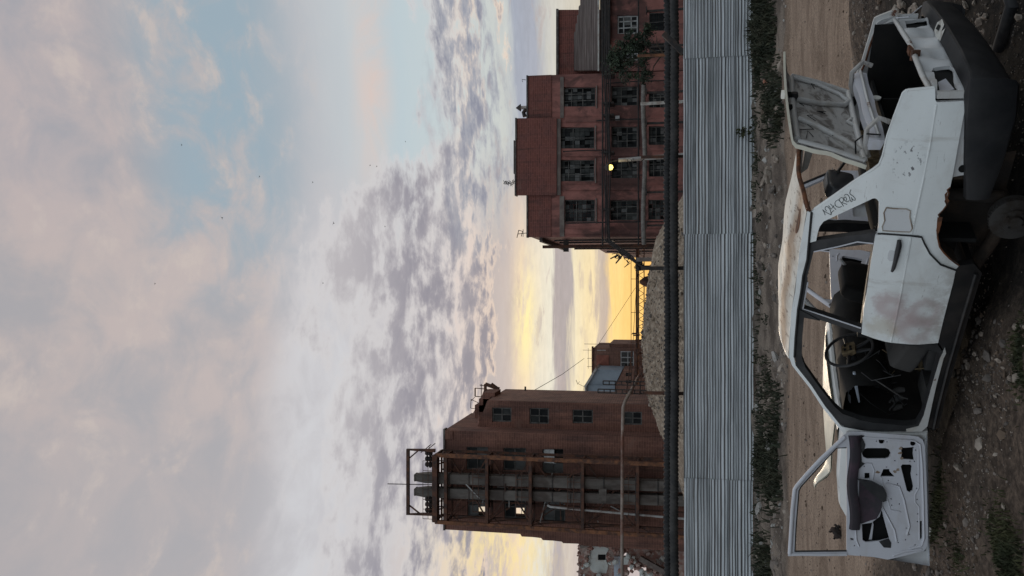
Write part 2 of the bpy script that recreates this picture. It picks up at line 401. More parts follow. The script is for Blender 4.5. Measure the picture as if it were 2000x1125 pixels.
def stones(name, xs, ys, rs, mats, zf=gz, sink=.25):
    k = len(xs); V = ICO_V[None] * (1 + rng.uniform(-.28, .28, (k, 12, 1))) * (rng.uniform(.55, 1.15, (k, 1, 3)))
    V = np.einsum('kij,kvj->kvi', rotm(k), V) * np.asarray(rs)[:, None, None]; V[:, :, 2] *= .75
    V += np.stack([xs, ys, zf(xs, ys) + np.asarray(rs) * sink], 1)[:, None]
    F = (ICO_F[None] + (np.arange(k) * 12)[:, None, None]).reshape(-1, 3)
    me = bpy.data.meshes.new(name); me.from_pydata(V.reshape(-1, 3).tolist(), [], F.tolist())
    for mm in mats: me.materials.append(mm)
    me.polygons.foreach_set('material_index', np.repeat(rng.integers(0, len(mats), k), 20))
    o = bpy.data.objects.new(name, me); COL.objects.link(o); return o
def scatter(n, x0, x1, y0, y1, keep): 
    x = rng.uniform(x0, x1, n); y = rng.uniform(y0, y1, n); k = keep(x, y) > rng.uniform(0, 1, n); return x[k], y[k]
def k_near(x, y):
    r, bk, d, s = masks(x, y); cl = sst(vnoise(x * 1.6, y * 1.6, 21), .38, .62)
    return (1 - r) * (1 - s) * (.05 + .8 * cl) * (.35 * d + .9 * bk + .65 * (1 - d) * (1 - bk))
x1, y1 = scatter(70000, -3.6, 4.2, 4.6, 11.0, k_near)
r1 = np.minimum(.0045 + rng.pareto(2.3, len(x1)) * .0045, .045)
tag(stones('gravel', x1, y1, r1, [m_stone, m_stone2, m_stone2, m_stone2, m_dirtc]), 'loose grey and brown gravel scattered over the dark soil in front of the car', 'gravel', kind='stuff')
x1, y1 = scatter(9000, -10, 10, 10.2, 17.6, lambda x, y: masks(x, y)[0] * sst(vnoise(x * .8, y * 1.5, 31), .42, .75) * .8)
tag(stones('road_grit', x1, y1, np.minimum(.008 + rng.pareto(2.3, len(x1)) * .008, .06), [m_dirtc, m_dirtc, m_stone2], sink=.1), 'small stones and clods scattered over the tan dirt road', 'gravel', kind='stuff')
x1, y1 = scatter(9000, -10, 10, 17.0, 22.6, lambda x, y: masks(x, y)[3] * (.06 + .62 * sst(vnoise(x * .9, y * .9, 41), .46, .66)))
tag(stones('rubble', x1, y1, np.minimum(.016 + rng.pareto(1.8, len(x1)) * .018, .15), [m_stone2, m_stone2, m_stone2, m_stone, m_conc], sink=.0), 'grey rubble and broken stones heaped along the foot of the corrugated fence', 'rubble', kind='stuff')
# single stones big enough to point at: each one is an object
protos = []
for i in range(6):
    o = stones('stone', np.zeros(1), np.zeros(1), np.ones(1), [m_stone if i < 4 else m_stone2], zf=lambda a, b: 0 * a, sink=0); protos.append(o)
def put_stone(x, y, r, i, label, group, name='stone', mm=None):
    o = protos[i].copy(); o.data = protos[i].data.copy() if mm else o.data; o.name = name; COL.objects.link(o)
    if mm: o.data.materials[0] = mm
    o.location = (x, y, float(gz(x, y)) + r * .3); o.scale = (r * random.uniform(.8, 1.2), r, r * random.uniform(.7, 1)); o.rotation_euler = (random.random(), random.random(), random.random() * 6)
    return tag(o, label, 'stone', group)
def gp(X, Y, zz=-2.4):
    r = ray(X, Y)
    for _ in range(4):
        q = r * (zz / r.z); zz = float(gz(q.x, q.y))
    return q
PEB = [(1768, 10), (1776, 22), (1760, 8), (1782, 12), (1785, 25), (1754, 20), (1765, 30), (1792, 14), (1757, 2), (1774, 33)]
for X, Y in PEB: q = gp(X, Y); put_stone(q.x, q.y, random.uniform(.035, .06), random.randrange(4), 'rounded pale cobble in the heap behind the far rear corner of the car', 'cobbles heaped behind the trunk')
for X, Y in [(1890, 10), (1887, 22), (1915, 30), (1916, 42), (1928, 32), (1978, 15), (1922, 62), (1994, 36), (1960, 70), (1926, 95), (1937, 95), (1905, 5)]:
    q = gp(X, Y); put_stone(q.x, q.y, random.uniform(.022, .045), random.randrange(4), 'small tan stone on the dark soil below the black rear bumper', 'stones below the rear bumper')
q = gp(1877, 914); put_stone(q.x, q.y, .055, 1, 'pale tan stone lying alone on the black soil in front of the open door', None)
q = gp(1925, 838); put_stone(q.x, q.y, .03, 2, 'small white stone chip on the black soil right of the pale tan stone', None)
for X, Y in [(1905, 690), (1911, 702), (1896, 715), (1892, 740), (1899, 745), (1940, 700), (1955, 705), (1985, 640), (1952, 770), (1966, 800), (1926, 1000), (1942, 1035), (1933, 1010), (1962, 990), (1968, 1040), (1990, 780), (1975, 740), (1988, 735)]:
    q = gp(X, Y); put_stone(q.x, q.y, random.uniform(.014, .03), random.randrange(4), 'small grey stone along the edge of the gravelly bank in front of the car', 'stones on the gravelly bank')
for X, Y, mm in [(1487, 990, m_conc), (1490, 1062, m_conc), (1487, 1088, None), (1513, 985, None), (1497, 1098, m_conc), (1494, 705, None), (1512, 700, m_conc), (1500, 850, None), (1507, 872, m_conc), (1503, 895, None), (1487, 842, None), (1509, 780, None), (1500, 760, None),
                 (1500, 330, None), (1507, 345, None), (1495, 355, None), (1511, 370, None), (1498, 395, None), (1515, 310, None), (1490, 410, None), (1520, 400, None), (1495, 480, None), (1510, 500, None), (1488, 520, None), (1525, 215, None), (1517, 240, None), (1505, 180, None)]:
    q = gp(X, Y); put_stone(q.x, q.y, random.uniform(.10, .19), random.randrange(6), 'grey rubble chunk lying in the weedy strip at the foot of the fence', 'rubble chunks along the fence', 'rubble_chunk', mm)
q = gp(1500, 163); put_stone(q.x, q.y, .14, 0, 'pinkish brick chunk in the rubble strip behind the raised trunk lid', None, 'brick_chunk', m_brickbit)
for o in protos: bpy.data.objects.remove(o)

m_grass = mat('grass', (.030, .036, .014), (.062, .062, .026), 3, .4, .6, .8, var=.35, vscale=6)
m_grassd = mat('dark_weed', (.017, .023, .011), (.040, .040, .022), 3, .4, .6, .8, var=.4, vscale=5)
def blades(name, xs, ys, hs, m, wid=.012, leaf=1):
    k = len(xs); zs = gz(xs, ys); a = rng.uniform(0, 6.28, k); ln = rng.uniform(.2, .9, k); w = wid * rng.uniform(.6, 1.4, k)
    b = rng.uniform(0, 6.28, k)
    p0 = np.stack([xs - w * np.cos(b), ys - w * np.sin(b), zs], 1); p1 = np.stack([xs + w * np.cos(b), ys + w * np.sin(b), zs], 1)
    md = np.stack([xs + np.cos(a) * ln * hs * .35, ys + np.sin(a) * ln * hs * .35, zs + hs * .62], 1); sw = np.stack([w * np.cos(b), w * np.sin(b), 0 * w], 1) * .8
    p4 = np.stack([xs + np.cos(a) * ln * hs, ys + np.sin(a) * ln * hs, zs + hs], 1)
    V = np.stack([p0, p1, md - sw, md + sw, p4], 1).reshape(-1, 3); o = np.arange(k) * 5
    F = [(i, i + 1, i + 3, i + 2) for i in o] + [(i + 2, i + 3, i + 4) for i in o]
    me = bpy.data.meshes.new(name); me.from_pydata(V.tolist(), [], F); me.materials.append(m)
    ob = bpy.data.objects.new(name, me); COL.objects.link(ob); return ob
def clumps(spec):
    X_, Y_, H_ = [], [], []
    for px, py, rx, ry, n_, h in spec:
        q = gp(px, py); X_.append(rng.normal(q.x, rx, n_)); Y_.append(rng.normal(q.y, ry, n_)); H_.append(rng.uniform(.4, 1.2, n_) * h)
    return np.concatenate(X_), np.concatenate(Y_), np.concatenate(H_)
wx, wy, wh = clumps([(1496, 45, .6, .5, 620, .30), (1500, 80, .35, .4, 420, .24), (1488, 20, .4, .3, 420, .32), (1512, 190, .3, .5, 380, .22), (1520, 230, .25, .4, 260, .2), (1484, 110, .4, .3, 260, .22),
                     (1500, 900, .5, .55, 620, .24), (1512, 935, .35, .4, 260, .16), (1490, 880, .45, .4, 300, .22), (1505, 760, .45, .45, 150, .14), (1518, 790, .35, .4, 120, .14), (1500, 1105, .35, .4, 420, .22), (1480, 620, 1.6, .15, 120, .16), (1480, 330, 1.6, .15, 120, .16), (1482, 1010, 1.2, .25, 160, .18)])
k = (wy < 22.6) & (wy > 16.7)
tag(blades('weeds', wx[k], wy[k], wh[k], m_grassd, .022), 'dark green weeds growing in clumps along the foot of the fence', 'weeds', kind='stuff')
wx, wy, wh = clumps([(1842, 970, .17, .16, 1000, .055), (1835, 1000, .15, .15, 600, .05), (1996, 705, .12, .08, 500, .035), (1990, 665, .08, .06, 200, .03), (1965, 1075, .15, .10, 600, .06), (1985, 1110, .15, .10, 400, .06), (1945, 1040, .12, .10, 260, .04), (1872, 1085, .08, .14, 160, .045)])
tag(blades('grass', wx, wy, wh, m_grass, .006), 'short green grass sprouting on the soil in front of the open door', 'grass', kind='stuff')
lx, ly = [], []
mbL = MB()
for px, py, rx, ry, n_ in [(1496, 45, .6, .5, 40), (1500, 85, .4, .4, 20), (1514, 195, .35, .5, 18), (1500, 900, .5, .5, 34), (1510, 935, .35, .4, 16), (1504, 770, .5, .5, 16), (1500, 1110, .4, .5, 14), (1488, 560, 1.5, .3, 10), (1486, 330, 1.5, .3, 10)]:
    q = gp(px, py)
    for _ in range(n_):
        a, b_ = rng.normal(q.x, rx), min(22.5, rng.normal(q.y, ry)); h_ = rng.uniform(.03, .16); leafcloud(mbL, (a, b_, float(gz(a, b_)) + h_), (.12, .12, h_), 16, .045)
tag(mbL.build('leafy_weeds', m_grassd), 'low broad-leaved weeds growing in patches along the foot of the fence', 'weeds', kind='stuff')
# one leafy plant right against the fence
q = gp(1466, 275); mb = MB()
pl = thing('weed_plant', 'small leafy green weed standing against the corrugated fence', 'plant', (q.x, FY - .22, float(gz(q.x, FY - .22))))
mb.tube([(q.x, FY - .22, pl.location.z), (q.x + .03, FY - .22, pl.location.z + .38)], .008, 5); mb.build('stem', m_grassd, pl)
mb = MB()
for kx, kz in ((0, .15), (.06, .28), (-.06, .33), (.04, .42)): leafcloud(mb, (q.x + kx, FY - .22, pl.location.z + kz), (.09, .06, .07), 26, .05)
mb.build('leaf_cluster', m_grass, pl)

# debris on the ground
m_dark = mat('dark_scrap', (.018, .014, .012), (.045, .030, .024), 6, .45, .6, .85)
m_paper = mat('paper', (.62, .61, .57), (.42, .40, .36), 8, .5, .6, .8)
m_wood = mat('weathered_wood', (.19, .15, .115), (.11, .085, .065), 3, .4, .6, .85, stretch=(1, 6, 6))
def rag(name, X, Y, s, m, label, cat, up=.03):
    q = gp(X, Y); mb = MB(); k = 7; vs = []
    for j in range(k):
        for i in range(k):
            a = (i / (k - 1) - .5) * s; b_ = (j / (k - 1) - .5) * s * .8
            rr = 1 - .3 * random.random() if i in (0, k - 1) or j in (0, k - 1) else 1
            vs.append((q.x + a * rr, q.y + b_ * rr, float(gz(q.x + a, q.y + b_)) + .012 + random.random() * up))
    mb.grid(vs, k, k); mb.add([(p[0], p[1], p[2] - .006) for p in vs], [tuple(reversed([j * k + i, j * k + i + 1, (j + 1) * k + i + 1, (j + 1) * k + i])) for j in range(k - 1) for i in range(k - 1)])
    return tag(mb.build(name, m, smooth=30), label, cat)
rag('paper_scrap', 1820, 1045, .17, m_paper, 'crumpled whitish paper scrap on the ground below the open front door', 'paper', .05)
q = gp(1642, 1040); mb = MB()
for dx, dz, s_ in ((0, 0, .06), (.07, -.01, .045), (-.06, .0, .04), (.03, .05, .04), (-.02, -.02, .07), (.10, .02, .022), (-.09, .04, .02), (.0, .09, .02)):
    V_ = ICO_V * s_ * (1 + rng.uniform(-.35, .35, (12, 1))); mb.add([(q.x + dx + a, q.y + b_, float(gz(q.x, q.y)) + .05 + dz + c_) for a, b_, c_ in V_], ICO_F.tolist())
vs = ICO_V * np.array((.10, .08, .07)) * (1 + rng.uniform(-.4, .4, (12, 1)))
tag(mb.build('dark_clod', m_dark), 'jagged dark brown clod on the dirt road seen through the open door frame', 'clod')
q = gp(1497, 205); mb = MB(); zz = float(gz(q.x, q.y)); mb.beam((q.x - .3, q.y + .5, zz + .03), (q.x + .15, q.y - .5, zz + .10), .07)
tag(mb.build('wooden_stick', m_wood), 'grey wooden stick lying in the rubble strip behind the raised trunk lid', 'stick')
# dark round log / pipe half buried at the lower right
m_log = mat('blackened_pipe', (.022, .022, .024), (.05, .046, .045), 4, .45, .6, .7)
a = gp(1985, 10); b_ = gp(1952, 95); mb = MB(); mb.tube([(a.x + .1, a.y + .06, float(gz(a.x, a.y)) + .02), (a.x, a.y, float(gz(a.x, a.y)) + .02), (b_.x, b_.y, float(gz(b_.x, b_.y)) + .0)], .05, 14)
tag(mb.build('old_pipe', m_log, smooth=40), 'dark rusty pipe half buried in the soil below the bumper', 'pipe')

# ================================================================== fence
def zinc(name, c, rust=.0):
    m = mat(name, c, (c[0] * .62, c[1] * .62, c[2] * .62), 1.4, .35, .7, .42, .85, 0, var=.10, vscale=.7, stretch=(.35, 1, 5)); return m
m_zinc = zinc('galvanised_sheet', (.515, .53, .54)); m_zinc2 = zinc('galvanised_sheet_dull', (.505, .52, .53))
m_steel = mat('dark_steel', (.035, .032, .031), (.07, .05, .042), 4, .45, .6, .7, .3)
m_rust = mat('rusty_steel', (.115, .050, .030), (.055, .032, .026), 2.2, .4, .6, .85, .1, var=.3, vscale=3)
m_rust_rim = mat('orange_rust_rim_light', (.20, .085, .042), (.085, .042, .030), 2.4, .42, .62, .85, .1, var=.3, vscale=3)  # rust; its orange also carries painted warm rim light on the pipe bridge
fz0, fz1 = -2.33, -.455
fence = thing('corrugated_fence', 'long fence of silver corrugated sheets with horizontal ribs behind the dirt road', 'fence', (0, FY, fz0))
def sheet(x0, x1, dy, m, z0=fz0, z1=fz1, ph=0.0):
    zs = []; pit = .078
    nz = int((z1 - z0) / pit * 8); xs = np.arange(x0, x1 + .01, (x1 - x0) / max(2, round((x1 - x0) / .5)))
    vs = []
    amp = [rng.uniform(.011, .021) for _ in range(60)]
    for j in range(nz + 1):
        zq = z0 + (z1 - z0) * j / nz; w0 = (zq - z0) / pit + ph; w = w0 + .20 * math.sin(w0 * .83 + ph * 9) + .10 * math.sin(w0 * 2.1); a = amp[int(w0) % 60]
        for xq in xs:
            wob = .012 * math.sin(xq * 1.9 + w * .35) + .008 * math.sin(xq * 5.1 + w) + .05 * max(0, float(vnoise(xq * .9, zq * 1.6, 77, 2)) - .62)
            vs.append((xq, FY + dy - a * math.sin(w * 2 * math.pi) + wob * .5, zq + wob * .35))
    k = len(vs); mb = MB(); nx = len(xs)
    mb.grid(vs, nx, nz + 1); mb.add([(p[0], p[1] + .004, p[2]) for p in vs], [tuple(reversed((j * nx + i, j * nx + i + 1, (j + 1) * nx + i + 1, (j + 1) * nx + i))) for j in range(nz) for i in range(nx - 1)])
    mb.build('sheet', m, fence, smooth=50)
for x0, x1, dy, m, ph in [(-14, -9.6, .0, m_zinc, .1), (-9.7, -5.3, -.02, m_zinc2, .0), (-5.4, 1.5, .0, m_zinc, .1), (1.42, 6.5, .02, m_zinc2, .06), (6.4, 11.4, .0, m_zinc, .12), (11.3, 15, .02, m_zinc2, .1)]:
    sheet(x0, x1, dy, m, fz0 + random.uniform(-.02, .02), fz1 + random.uniform(-.012, .012), ph)
sheet(7.95, 11.0, -.06, m_zinc, -2.62, -2.05, .3)
for xq in np.arange(-13.5, 15, 2.9):
    MB().span((xq - .03, FY + .05, -2.7), (xq + .03, FY + .11, fz1 - .03)).build('post', m_steel, fence)
for zq in (-2.1, -.75):
    MB().span((-14, FY + .045, zq - .025), (15, FY + .048, zq + .025)).build('rail', m_steel, fence)

# ================================================================== black ribbed pipes on posts, behind the fence
m_lag = mat('tarred_lagging', (.013, .013, .014), (.026, .025, .025), 3, .4, .6, .75, var=.35, vscale=2)
m_lag2 = mat('lagging', (.020, .0195, .020), (.040, .037, .035), 3, .4, .6, .75, var=.35, vscale=2)
def lagged(name, y, zc, r, pit, amp, m, label):
    mb = MB(); xs = np.arange(-20, 20, pit / 4); nn = 14; vs = []
    for i, xq in enumerate(xs):
        rr = r * (1 + rng.normal(0, .004)) + (amp if i % 4 in (1, 2) else 0)
        wz = .012 * math.sin(xq * .7) + .006 * math.sin(xq * 2.3)
        for k in range(nn):
            w = 2 * math.pi * k / nn; vs.append((xq, y + rr * math.cos(w), zc + wz + rr * math.sin(w)))
    mb.add(vs, [(i * nn + k, i * nn + (k + 1) % nn, (i + 1) * nn + (k + 1) % nn, (i + 1) * nn + k) for i in range(len(xs) - 1) for k in range(nn)])
    return tag(mb.build(name, m, smooth=40), label, 'pipe')
lagged('lagged_pipe', 25.5, -.02, .100, .15, .036, m_lag, 'thin tarred pipe with knobbly rings running along the top of the thicker black pipe')
lagged('lagged_pipe', 25.35, -.215, .124, .13, .018, m_lag2, 'thicker black lagged pipe running level just above the fence')
def post(name, X, Y0, Y1, d, w, m, label, X1=1345, group=None, cat='post'):
    a = at(X, Y0, d); b_ = at(X1, Y1, d); b_.z = -2.6; 
    mb = MB(); mb.beam((b_.x, d, -2.6), (a.x, d, a.z), w); return tag(mb.build(name, m), label, cat, group)
post('pipe_post', 1252, 524, 524, 25.75, .12, m_steel, 'dark steel post rising through the black pipes near the pole with tangled brackets')
post('pipe_post', 1255, 767, 768, 25.75, .10, m_rust, 'rust brown post rising through the black pipes in front of the brick tower')
post('pipe_post', 1252, 307, 307, 25.75, .09, m_rust, 'short brown post behind the black pipes beside the white lamp pole')
post('pipe_post', 1245, 109, 109, 25.75, .07, m_rust_rim, 'thin orange rusty post in front of the dark green tree')
mb = MB(); a = at(1296, 66, 25.0); b_ = at(1335, 104, 25.0); mb.beam(a, b_, .16); tag(mb.build('steel_brace', m_steel), 'black slanting steel brace crossing in front of the lagged pipes', 'brace')

# ================================================================== gravel mound
m_mound = mat('mound_gravel', (.21, .158, .115), (.36, .295, .228), 6.0, .45, .68, .95, bump=.9, bscale=14, var=.30, vscale=9)
RY = 34.0
rid = [at(X, Y, RY) for X, Y in [(1345, 1000), (1320, 920), (1297, 860), (1282, 820), (1270, 790), (1262, 760), (1257, 720), (1254, 680), (1255, 640), (1259, 600), (1265, 560), (1270, 520), (1275, 495), (1281, 470), (1296, 440), (1315, 412), (1333, 385), (1350, 340)]]
rx = np.array([p.x for p in rid]); rz_ = np.array([p.z for p in rid])
mxs = np.arange(-16, 8.5, .16); mys = np.arange(27, 41, .16); MX, MY = np.meshgrid(mxs, mys)
rd = np.interp(MX, rx, rz_, left=-2.6, right=-2.6) + 2.6
dy = np.abs(MY - RY + (vnoise(MX * .3, MY * .3, 61) - .5) * .8)
fall = np.clip(1 - np.maximum(dy - .15, 0) / np.where(MY < RY, 6.0, 6.5), 0, 1)
MZ = -2.6 + rd * fall ** .9 + (vnoise(MX * 2.2, MY * 2.2, 62, 5) - .5) * .16 * sst(rd * fall, 0, .6)
mo = MB().grid(list(zip(MX.ravel(), MY.ravel(), MZ.ravel())), len(mxs), len(mys)).build('gravel_mound', m_mound, smooth=180); tag(mo, kind='structure')
def mz(x, y): return np.interp(x, rx, rz_, left=-2.6, right=-2.6) * 0 + (-2.6 + (np.interp(x, rx, rz_, left=-2.6, right=-2.6) + 2.6) * np.clip(1 - np.maximum(np.abs(y - RY) - .15, 0) / 6.0, 0, 1) ** .9)
sx, sy = scatter(7000, -12, 5, 28, 35, lambda x, y: 0 * x + .9)
tag(stones('mound_stones', sx, sy, np.minimum(.03 + rng.pareto(3, len(sx)) * .02, .1), [m_stone, m_stone2, m_mound], zf=mz), 'pale stones scattered over the gravel mound behind the black pipes', 'gravel', kind='stuff')
# ================================================================== buildings
def soot(n, v, c):                         # soot and damp stains round the cable run, run-off streaks, lost patches of plaster
    s = n.new('ShaderNodeSeparateXYZ'); n.l.new(v, s.inputs[0]); z = s.outputs[2]
    a = n.noise(n.scale(v, (1, 1, .8)), .75, 10, .68, .6); bnd = n.m('MULTIPLY', n.ramp(z, 3.2, 4.6), n.ramp(z, 8.2, 6.6))
    c = n.mix(n.m('MULTIPLY', n.ramp(n.m('ADD', a, n.m('MULTIPLY', bnd, .14)), .50, .68), .72), c, (.045, .028, .026, 1))
    st_ = n.noise(n.scale(v, (3.2, 3.2, .16)), 1.0, 8, .65, .2)
    c = n.mix(n.m('MULTIPLY', n.ramp(st_, .54, .70), .5), c, (.085, .045, .040, 1))
    return n.mix(n.m('MULTIPLY', n.ramp(n.noise(v, 1.7, 10, .75, .3), .66, .69), .6), c, (.33, .20, .17, 1))
def courses(n, v, c):                      # brick courses, pale mortar, water runs
    br = n.new('ShaderNodeTexBrick'); sw = n.new('ShaderNodeSeparateXYZ'); n.l.new(v, sw.inputs[0])
    n.put(br.inputs['Vector'], n.xyz(n.m('ADD', sw.outputs[0], sw.outputs[1]), sw.outputs[2], 0.0)); br.inputs['Scale'].default_value = 1.0
    br.inputs['Brick Width'].default_value = .52; br.inputs['Row Height'].default_value = .17; br.inputs['Mortar Size'].default_value = .022
    for k, q in (('Color1', .82), ('Color2', 1.12), ('Mortar', 1.45)): br.inputs[k].default_value = (q, q, q, 1)
    c = n.mix(.8, c, br.outputs[0], 'MULTIPLY')
    c = n.mix(n.m('MULTIPLY', n.ramp(n.noise(n.scale(v, (2.6, 2.6, .14)), 1.0, 9, .68, .2), .50, .70), .62), c, (.050, .033, .029, 1))
    return n.mix(n.m('MULTIPLY', n.ramp(n.noise(v, .55, 10, .72, .5), .56, .70), .45), c, (.20, .125, .10, 1))
m_plaster = mat('red_plaster', (.285, .118, .098), (.135, .062, .053), .9, .44, .66, .9, var=.25, vscale=1.3, stretch=(1, 1, .5), extra=soot)
m_plaster2 = mat('upper_red_brick', (.180, .066, .052), (.125, .050, .042), .9, .4, .62, .92, var=.22, vscale=.9, extra=courses)
m_brick = mat('brown_brick', (.178, .083, .060), (.120, .058, .045), .8, .4, .62, .92, bump=.25, bscale=3, var=.28, vscale=.9, stretch=(1, 1, .4), extra=courses)
m_brick2 = mat('light_brick', (.22, .118, .086), (.17, .092, .072), .8, .4, .62, .92, var=.2, vscale=.9, extra=courses)
m_lintel = mat('grey_render', (.185, .155, .135), (.13, .10, .09), 1.5, .4, .6, .9)
m_coping = mat('coping', (.075, .06, .055), (.13, .115, .105), 2, .45, .6, .8)
m_gA = mat('dusty_glass', (.026, .028, .027), (.046, .046, .043), 1.2, .4, .6, .5, spec=.2)
m_gB = mat('dark_glass', (.010, .011, .012), (.018, .018, .018), 1.2, .4, .6, .5, spec=.12)
m_gC = mat('grey_glass', (.105, .10, .094), (.06, .06, .058), 1.2, .4, .6, .4)
m_hole = mat('dark_room', (.006, .006, .006), rough=1, var=0)
m_wframe = mat('window_paint', (.13, .12, .11), (.065, .06, .055), 3, .4, .6, .7)
m_white = mat('white_frame', (.58, .58, .57), (.42, .41, .40), 3, .45, .6, .6)
m_white2 = mat('grimy_white_frame', (.36, .36, .355), (.24, .23, .22), 3, .45, .6, .7)
m_pale = mat('pale_pipe_paint', (.46, .44, .41), (.33, .27, .23), 3, .45, .62, .6)
m_greyp = mat('grey_lagging', (.215, .195, .175), (.14, .125, .115), 2.5, .4, .6, .8)
m_duct = mat('grey_duct', (.115, .099, .087), (.058, .043, .036), 1.1, .42, .66, .75, var=.3, vscale=1.5, stretch=(1.5, 1.5, .5))
m_stain = mat('rust_stained_paint', (.25, .20, .17), (.145, .062, .042), .45, .50, .60, .75, var=.25, vscale=2)
m_pale2 = mat('dull_pipe_paint', (.34, .33, .32), (.18, .14, .12), 1.2, .45, .65, .6)
m_cable = mat('black_cable', (.018, .016, .016), (.035, .028, .026), 4, rough=.8)
m_blue = mat('blue_cladding', (.285, .335, .385), (.235, .28, .325), .8, .4, .62, .65, var=.06)
m_bark = mat('bark', (.075, .055, .042), (.045, .035, .028), 4, rough=.95)
m_leaf = mat('tree_leaf', (.022, .038, .020), (.045, .064, .034), 1.6, .4, .6, .7, var=.35, vscale=2.2)
m_leafd = mat('tree_leaf_dark', (.013, .022, .013), (.028, .040, .023), 1.6, .4, .6, .7, var=.3, vscale=2.2)

def wallpx(parent, name, pts, d, holes, m, th=.35):
    """a wall on the plane y = d, outline and openings given where they sit on that wall"""
    f = lambda p: (at(p[0], p[1], d).x, at(p[0], p[1], d).z)
    mb = MB(); panel(mb, [f(p) for p in pts], [[f(p) for p in h] for h in holes], lambda a, b: (a, d, b), (0, th, 0))
    return mb.build(name, m, parent)
def rect(X0, X1, Y0, Y1): return [(X0, Y0), (X0, Y1), (X1, Y1), (X1, Y0)]
def window(parent, X0, X1, Y0, Y1, d, nx, ny, fm, bars=((.5,), (.5,)), fw=.07, rec=.12, pmix=(.55, .25, .14, .06), skip=None, mats=None):
    a = at(X0, Y1, d); b = at(X1, Y0, d); a2 = at(X1, Y1, d); b2 = at(X0, Y0, d)
    x0, x1 = (a.x + a2.x) / 2, (b.x + b2.x) / 2; z1, z0 = a.z, b.z; y = d + rec
    mb = MB()
    for p, q in (((x0, z0), (x0 + fw, z1)), ((x1 - fw, z0), (x1, z1)), ((x0 + fw, z0), (x1 - fw, z0 + fw)), ((x0 + fw, z1 - fw), (x1 - fw, z1))):
        mb.span((p[0], y, p[1]), (q[0], y + .08, q[1]))
    for k in bars[0]: mb.span((x0 + (x1 - x0) * k - fw * .4, y + .003, z0 + fw), (x0 + (x1 - x0) * k + fw * .4, y + .075, z1 - fw))
    for k in bars[1]: mb.span((x0 + fw, y + .006, z0 + (z1 - z0) * k - fw * .4), (x1 - fw, y + .07, z0 + (z1 - z0) * k + fw * .4))
    fr = mb.build('window', fm, parent)
    mb = MB(); mats = mats or [m_gA, m_gB, m_gC, m_hole]
    for i in range(nx):
        for j in range(ny):
            if skip and skip(i, j): continue
            mi = int(rng.choice(len(pmix), p=pmix)); dx = (x1 - x0) / nx; dz = (z1 - z0) / ny
            yy = y + .05 + (0 if mi < 3 else .12); g_ = .012
            mb.span((x0 + i * dx + g_, yy, z0 + j * dz + g_), (x0 + (i + 1) * dx - g_, yy + .02, z0 + (j + 1) * dz - g_), mi)
    mb.span((x0, y + .30, z0), (x1, y + .32, z1), 3) if not skip else None
    mb.build('pane', mats, fr)
    return fr

# ---- three-storey red workshop on the right
D = 60.0
o = at(1340, 300, D)
red = thing('workshop_building', 'three-storey red workshop with stepped parapet and patched dark windows, right of the gap', 'building', (o.x, D, -2.5))
rows = [[(1100, 1163, 170, 208), (1093, 1161, 248, 290), (1093, 1161, 312, 354), (1103, 1162, 390, 433)],
        [(1194, 1245, 168, 206), (1194, 1245, 247, 288), (1194, 1245, 311, 348), (1192, 1245, 391, 430)],
        [(1267, 1305, 178, 210), (1267, 1305, 246, 283), (1267, 1305, 307, 345), (1266, 1305, 390, 429)]]
wallpx(red, 'wall', [(1030, 463), (1030, 381), (1007, 381), (1007, 231), (1028, 231), (1028, 148), (1345, 138), (1345, 462)], D, [rect(*w) for r_ in rows for w in r_], m_plaster)
c0 = at(1030, 463, D); c1 = at(1028, 148, D)
MB().span((c0.x + .05, D + .80, -2.5), (c1.x, 76, c0.z - .12)).build('rear_block', m_plaster2, red)
for pts, pr in (([(1030, 463), (1030, 381), (1076, 381), (1076, 463)], .06), ([(1007, 381), (1007, 231), (1087, 230), (1087, 381)], .30), ([(1028, 231), (1028, 148), (1077, 146), (1077, 231)], .06)):
    wallpx(red, 'parapet', pts, D - pr, [], m_plaster2, pr - .004)
for X0, X1, Y0, Y1, pr in ((1028, 1031, 381, 464, .14), (1028, 1031, 147, 230, .14), (1005, 1008, 340, 382, .38), (1003, 1008, 274, 339, .38), (1006, 1009, 230, 273, .38)):
    wallpx(red, 'coping', rect(X0, X1, Y0, Y1), D - pr, [], m_coping, pr + .3)
for X0, X1, Y0, Y1, pr in ((1088, 1095, 232, 381, .20), (1093, 1102, 383, 462, .10), (1094, 1101, 150, 230, .10)):
    wallpx(red, 'lintel_band', rect(X0, X1, Y0, Y1), D - pr, [], m_lintel, pr - .004)
for i, r_ in enumerate(rows):
    for j, w in enumerate(r_):
        window(red, *w, D, 5, 7 if i == 0 else 5, m_wframe, ((.5,), (.62,)) if (i + j) % 2 else ((.33, .68), (.4, .75)), .06, .22, (.50, .26, .13, .11))
        zt = at(w[1] + 1.5, (w[2] + w[3]) / 2, D)
        if i < 2: wallpx(red, 'sill', rect(w[1] + 1, w[1] + 3.2, w[2] - 3, w[3] + 3), D - .12, [], m_lintel, .116)
for Yp in (233, 300, 366, 452): # shallow pilasters between the windows
    wallpx(red, 'pilaster', rect(1104, 1340, Yp - 4, Yp + 5), D - .10, [], m_plaster, .096)
